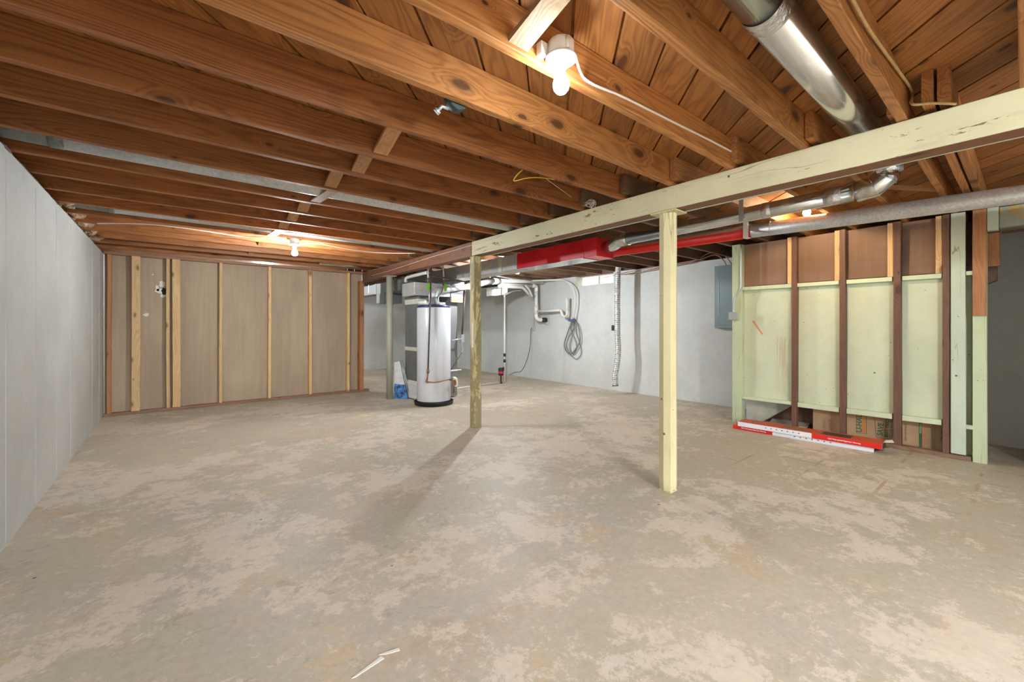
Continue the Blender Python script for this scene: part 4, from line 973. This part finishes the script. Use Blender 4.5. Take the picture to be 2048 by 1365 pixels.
# ------------------------------------------------------------------ cables
def cable(name, pts, r, mat, lab, cat='cable', group=None, sub=6):
    o = obj(name, T_(catmull(pts, sub), r, seg=8), mat); tag(o, lab, cat, group); return o
cable('electric_cable', [(1.215, 1.10, 2.235), (1.315, 1.155, 2.232), (1.38, 1.157, 2.224), (1.482, 1.158, 2.233), (1.608, 1.158, 2.244), (2.04, 1.158, 2.262), (2.546, 1.157, 2.282), (2.935, 1.15, 2.284)], 0.0055, M['cable_white'], 'white cable running from the near lamp along the joist to the girder')
cable('electric_cable', [(1.625, 0.35, 2.242), (1.92, 0.35, 2.247), (2.367, 0.35, 2.298), (2.767, 0.348, 2.334), (2.62, 0.33, 2.215), (2.67, 0.27, 2.21), (2.735, 0.20, 2.20)], 0.006, M['cable_tan'], 'old tan cable stapled along the joist beside the shiny duct')
cable('electric_cable', [(-0.548, 5.637, 2.19), (-0.158, 5.36, 2.188), (0.231, 5.37, 2.188), (0.589, 5.462, 2.19), (0.788, 5.355, 2.188), (0.995, 5.407, 2.19), (1.203, 5.515, 2.192), (1.387, 5.352, 2.19), (1.767, 5.436, 2.18), (2.172, 5.47, 2.185), (2.566, 5.236, 2.19)], 0.006, M['cable_white'], 'pale cable strung under the far joists past the far bulb')
cable('yellow_wire', [(1.765, 2.06, 2.213), (1.752, 2.1, 2.189), (1.768, 2.15, 2.167), (1.856, 2.14, 2.2), (1.952, 2.12, 2.223), (2.071, 2.07, 2.222)], 0.0035, M['yellow'], 'short bent yellow wire hanging between joists')
cable('thin_wire', [(2.004, 2.1, 2.226), (2.356, 2.3, 2.274), (2.66, 2.42, 2.282), (2.74, 2.324, 2.233)], 0.0018, M['cable_white'], 'very thin pale wire leading from the yellow wire to the girder')
rr = random.Random(5)
bm = bmesh.new()
for k in range(9):
    c0 = Vector((2.74, 2.302, 2.228)) + Vector((rr.uniform(-.02, 0.0), rr.uniform(-.02, .02), rr.uniform(-.01, .01))); a0 = rr.uniform(0, 6); rx = rr.uniform(.03, .055); rz = rr.uniform(.012, .03)
    tube(bm, [c0+Vector((-0.006*sin(a*2), rx*cos(a+a0), rz*sin(a+a0)+0.01*sin(2*a))) for a in [i*0.45 for i in range(13)]], 0.0017, seg=6)
o = obj('wire_tangle', bm, M['cable_white']); tag(o, 'tangled bundle of thin wires at the top of the painted girder', 'wires')
cable('thin_wire', [(2.748, 7.3, 2.095), (2.746, 6.6, 2.10), (2.746, 6.0, 2.115), (2.746, 5.2, 2.14), (2.746, 4.5, 2.15), (2.746, 3.6, 2.165)], 0.0028, M['cable_white'], 'thin pale wire tacked along the brown girder')
cable('electric_cable', [(7.071, 5.858, 2.2), (6.3, 4.643, 2.15), (6.3, 4.031, 2.192), (6.3, 3.62, 2.204), (6.3, 3.165, 2.229), (6.2, 2.89, 2.251), (6.3, 2.805, 2.162), (6.36, 2.80, 2.10)], 0.007, M['cable_red'], 'rusty red cable running along the top of the pale wall to the breaker panel')
cable('electric_cable', [(6.35, 4.572, 2.129), (6.35, 3.649, 2.188), (6.35, 3.311, 2.213), (6.25, 2.988, 2.299), (6.35, 2.849, 2.276), (6.38, 2.72, 2.10)], 0.007, M['cable_red'], 'second rusty cable beneath the first one on the top of the pale wall')
cable('electric_cable', [(6.1, 2.62, 2.28), (6.2, 2.64, 2.24), (6.36, 2.66, 2.20), (6.38, 2.68, 2.10)], 0.010, M['black'], 'thick black cable entering the top of the breaker panel')

# dark junction box with connector between joists
t = thing('metal_box', 'small dark octagonal metal box with connector between joists, left of the near bulb', 'electrical box', (1.17, 1.68, 2.25))
bc = Vector((1.006, 1.665, 2.216))
bm = lathe(bmesh.new(), [(0.048, 0.0), (0.050, 0.006), (0.050, 0.045), (0.045, 0.048)], (bc.x, bc.y-0.05, bc.z+0.01), seg=8, axis='Y'); obj('box_body', bm, plain('dark_box', (0.05, 0.065, 0.06), 0.5, 0.3), t)
c1 = Vector((0.934, 1.64, 2.178)); c2 = Vector((0.915, 1.66, 2.153))
obj('connector', T_([c1+Vector((0.03, 0, 0)), c1, c2], 0.008, seg=10), M['steel'], t)
obj('connector_nut', T_([c1+(c2-c1)*0.6, c2], 0.016, seg=8), M['steel'], t)

# insulation stuffed above left wall
for k, i in enumerate((12, 13, 14, 15, 16)):
    y0 = JF[i]+0.01; y1 = JF[i+1]-0.05
    bm = bmesh.new(); rq = random.Random(k+3)
    for q in range(16):
        cy = rq.uniform(y0+0.05, y1-0.05); cx = XL+rq.uniform(-0.10, 0.05); cz = rq.uniform(2.215, 2.30)
        rr_ = rq.uniform(0.025, 0.05)
        g_ = bmesh.ops.create_icosphere(bm, subdivisions=2, radius=rr_, matrix=Matrix.Translation((cx, cy, cz)))
        for v_ in g_['verts']: v_.co += Vector((rq.uniform(-1, 1), rq.uniform(-1, 1), rq.uniform(-1, 1)))*rr_*0.3
    for v_ in bm.verts: v_.co.z = max(2.190, v_.co.z)
    o = obj('insulation_batt', bm, M['insul']); tag(o, 'pinkish insulation wad on top of the left wall, %s from the drywall partition' % ordn[4-k], 'insulation', 'insulation wads on the left wall')

# ------------------------------------------------------------------ flooring cartons
def carton(label, x0, y0, x1, y1, w, z0, h, seed, upper):
    """long flat carton: (x0,y0) near-left corner of the front long side, (x1,y1) its right end"""
    t = thing('flooring_carton', label, 'carton', ((x0+x1)/2, (y0+y1)/2, z0), 'flooring cartons on the floor')
    a = Vector((x0, y0, 0)); b_ = Vector((x1, y1, 0)); d = (b_-a).normalized(); n = Vector((-d.y, d.x, 0)); L = (b_-a).length
    if n.x < 0: n = -n
    def P(s, q, z): v_ = a+d*s+n*q; return (v_.x, v_.y, z)
    bm = hexa(bmesh.new(), [P(0, 0, z0), P(L, 0, z0), P(L, w, z0), P(0, w, z0), P(0, 0, z0+h), P(L, 0, z0+h), P(L, w, z0+h), P(0, w, z0+h)])
    bmesh.ops.recalc_face_normals(bm, faces=bm.faces[:])
    obj('carton_body', bm, M['white_card'], t)
    e = 0.0012
    def slab(name, s0, s1, q0, q1, zz0, zz1, mat, lab=None):
        bm = hexa(bmesh.new(), [P(s0, q0, zz0), P(s1, q0, zz0), P(s1, q1, zz0), P(s0, q1, zz0), P(s0, q0, zz1), P(s1, q0, zz1), P(s1, q1, zz1), P(s0, q1, zz1)])
        bmesh.ops.recalc_face_normals(bm, faces=bm.faces[:])
        o = obj(name, bm, mat, t)
        if lab: sublab(o, lab)
        return o
    slab('top_print', 0, L, 0, w, z0+h, z0+h+e, M['orange_card'], 'red orange printed top')
    zt = z0+h+e
    if upper:
        slab('side_print', L*0.565, L, -e, 0, z0, z0+h, M['red_card'], 'red printed side')
        slab('black_label', L*0.62, L*0.81, w*0.15, w*0.80, zt, zt+e/2, M['black_print'], 'black printed label')
        slab('plank_picture', L*0.34, L*0.52, w*0.20, w*0.75, zt, zt+e/2, M['tan_print'], 'picture of wood planks')
        slab('small_picture', L*0.57, L*0.62, w*0.25, w*0.55, zt, zt+e/2, M['tan_print'])
        slab('small_picture', L*0.09, L*0.12, w*0.2, w*0.7, zt, zt+e/2, M['tan_print'])
        ts0 = L*0.67
    else:
        slab('side_print', 0, L*0.325, -e, 0, z0, z0+h, M['red_card'], 'red printed side')
        ts0 = L*0.07
    ang = atan2(d.y, d.x)
    q = a+d*ts0-n*0.0022
    text_mesh('side_text', '100% Waterproof Rigid Core Flooring', 0.0165, M['white_card'], t, (q.x, q.y, z0+h*0.38), (pi/2, 0, ang), bold=0.0006, sx=1.0)
    # icons on the white side
    i0 = (L*0.23 if upper else L*0.49)
    bm = bmesh.new()
    for k in range(7):
        s = i0+k*L*0.041
        c_ = a+d*s-n*0.0016
        lathe(bm, [(0.006 if k % 2 else 0.0085, 0.0), (0.006 if k % 2 else 0.0085, 0.001)], (0, 0, 0), seg=8, axis='Y')
        vs = bm.verts[-16:] if False else [v_ for v_ in bm.verts if v_.index == -1 or True][-16:]
        for v_ in vs: v_.co = Vector((c_.x, c_.y, z0+h*0.55))+d*v_.co.x+n*v_.co.y+Vector((0, 0, v_.co.z*(0.5 if k % 2 == 0 else 1)))
    obj('icon_row', bm, M['black_print'], t)
    # open flaps at the right end
    bm = hexa(bmesh.new(), [P(L, 0.01, z0+0.002), P(L+0.001, 0.01, z0+h), P(L+0.001, w-0.01, z0+h), P(L, w-0.01, z0+0.002), P(L+0.003, 0.01, z0+0.002), P(L+0.004, 0.01, z0+h-0.002), P(L+0.004, w-0.01, z0+h-0.002), P(L+0.003, w-0.01, z0+0.002)])
    bmesh.ops.recalc_face_normals(bm, faces=bm.faces[:]); obj('end_opening', bm, M['black_print'], t)
    if upper:
        bm = hexa(bmesh.new(), [P(L, w*0.45, z0+h), P(L+0.07, w*0.62, z0+h+0.004), P(L+0.05, w, z0+h+0.012), P(L, w, z0+h), P(L, w*0.45, z0+h+0.002), P(L+0.07, w*0.62, z0+h+0.006), P(L+0.05, w, z0+h+0.014), P(L, w, z0+h+0.002)])
        bmesh.ops.recalc_face_normals(bm, faces=bm.faces[:]); obj('end_flap', bm, M['paper'], t)
    bm = hexa(bmesh.new(), [P(L, w*0.2, z0), P(L+0.06, w*0.35, z0+0.012), P(L+0.05, w*0.6, z0+0.012), P(L, w*0.8, z0), P(L, w*0.2, z0+0.002), P(L+0.06, w*0.35, z0+0.014), P(L+0.05, w*0.6, z0+0.014), P(L, w*0.8, z0+0.002)])
    bmesh.ops.recalc_face_normals(bm, faces=bm.faces[:]); obj('end_flap', bm, M['kraft'], t)
    return t
carton('lower white and red flooring carton lying on the concrete floor', 5.120, 2.177, 5.176, 0.915, 0.205, 0.0, 0.045, 1, False)
carton('upper red topped flooring carton lying on the other carton', 5.088, 2.110, 5.146, 0.850, 0.215, 0.0465, 0.050, 2, True)

# ------------------------------------------------------------------ cardboard boxes under the stair
def yz_text(name, s, size, mat, parent, y, z, x, ang=0.0, bold=0.0, sx=1.0):
    # text on a plane facing -X; reads upwards when ang = 90 degrees
    return text_mesh(name, s, size, mat, parent, (x, y, z), (Matrix.Rotation(-pi/2, 4, 'Z') @ Matrix.Rotation(pi/2, 4, 'X') @ Matrix.Rotation(ang, 4, 'Z')).to_euler(), bold=bold, sx=sx)
xb = 5.665
t = thing('cardboard_box', 'brown moving box with U-HAUL printing under the green panels', 'cardboard box', (xb+0.15, 1.15, 0))
obj('box_body', B(xb, xb+0.13, 0.80, 1.535, 0.0, 0.40, bevel=0.002), M['kraft'], t)
def frame_yz(bm, ya, yb, za, zb, w, x, rot=0, c=None):
    for (p, q, r_, s) in ((ya, yb, za, za+w), (ya, yb, zb-w, zb), (ya, ya+w, za, zb), (yb-w, yb, za, zb)): box(bm, x-0.0008, x, p, q, r_, s)
    return bm
obj('print_frame', frame_yz(bmesh.new(), 1.06, 1.145, 0.065, 0.34, 0.004, xb), M['green_ink'], t)
obj('orange_bar', B(xb-0.0008, xb, 1.070, 1.092, 0.075, 0.33), M['orange_ink'], t)
yz_text('box_text', 'U-HAUL', 0.068, M['green_ink'], t, 1.099, 0.075, xb-0.001, pi/2, bold=0.0018, sx=0.95)
bm = frame_yz(bmesh.new(), 0.845, 0.985, 0.05, 0.38, 0.003, xb)
for v_ in bm.verts:
    v_.co.y += -(v_.co.z-0.05)*-0.07
obj('print_frame', bm, M['green_ink'], t)
yz_text('box_text', 'SAVE', 0.060, M['green_ink'], t, 0.935, 0.070, xb-0.001, pi/2-0.07, bold=0.002, sx=1.0)
yz_text('box_text', 'BEST PRICE', 0.040, M['green_ink'], t, 0.893, 0.065, xb-0.001, pi/2-0.07, bold=0.001)
yz_text('box_text', 'GUARANTEE', 0.036, M['green_ink'], t, 0.857, 0.062, xb-0.001, pi/2-0.07, bold=0.001)
yz_text('box_text', 'SMALL', 0.036, M['faded_ink'], t, 1.418, 0.055, xb-0.001, pi/2, bold=0.0)
yz_text('box_text', 'LARGE', 0.036, M['faded_ink'], t, 1.366, 0.055, xb-0.001, pi/2, bold=0.0)
t = thing('cardboard_box', 'brown moving box with a green stripe at the right end of the enclosure', 'cardboard box', (xb+0.15, 0.55, 0))
xb2 = xb+0.003
obj('box_body', B(xb2, xb2+0.13, 0.33, 0.790, 0.0, 0.40, bevel=0.002), M['kraft'], t)
obj('green_stripe', B(xb2-0.0008, xb2, 0.640, 0.664, 0.005, 0.395), M['green_ink'], t)
obj('orange_stripe', B(xb2-0.0008, xb2, 0.623, 0.631, 0.005, 0.395), M['orange_ink'], t)
yz_text('box_text', 'MOVING', 0.024, M['pale_ink'], t, 0.643, 0.155, xb2-0.002, pi/2)
yz_text('box_text', 'COUPE', 0.034, M['green_ink'], t, 0.494, 0.10, xb2-0.002, pi/2-0.08, bold=0.001)
bm = bmesh.new()
for yy in (0.571, 0.561, 0.551): box(bm, xb2-0.0008, xb2, yy, yy+0.0022, 0.01, 0.30)
obj('fine_lines', bm, M['green_ink'], t)
yz_text('box_text', 'BOX FOR BOOKS', 0.022, M['green_ink'], t, 0.752, 0.06, xb2-0.002, pi/2)

# ------------------------------------------------------------------ small things on the floor and girder
o = obj('paper_scrap', hexa(bmesh.new(), [(0.476, 1.45, 0.0), (0.49, 1.447, 0.0), (0.596, 1.463, 0.0), (0.591, 1.479, 0.0), (0.476, 1.449, 0.003), (0.49, 1.446, 0.003), (0.596, 1.462, 0.003), (0.591, 1.478, 0.003)]), M['paper']); tag(o, 'longer thin white scrape of paper on the floor, lower left of centre', 'scrap')
o = obj('paper_scrap', hexa(bmesh.new(), [(0.588, 1.49, 0.0), (0.609, 1.477, 0.0), (0.656, 1.462, 0.0), (0.659, 1.476, 0.0), (0.588, 1.49, 0.003), (0.608, 1.476, 0.003), (0.656, 1.461, 0.003), (0.658, 1.475, 0.003)]), M['paper']); tag(o, 'shorter white sliver of paper just above the longer one on the floor', 'scrap')
o = obj('paint_fleck', lathe(bmesh.new(), [(0.010, 0.0), (0.007, 0.003)], (2.544, 1.56, 0.0), seg=7), plain('fleck_orange', (0.55, 0.13, 0.05), 0.7)); tag(o, 'small orange fleck on the floor in front of the nearest post', 'fleck')

# unseen bulb added behind the camera to brighten the near floor
bulb_lamp(0.9, -2.0, 2.367, 'unseen fill bulb added behind the camera', BULB['rear'])

bulb_lamp(1.5, 9.9, 2.367, 'unseen fill bulb added beyond the drywall partition', BULB['back'])  # unseen bulb added to brighten the far wall
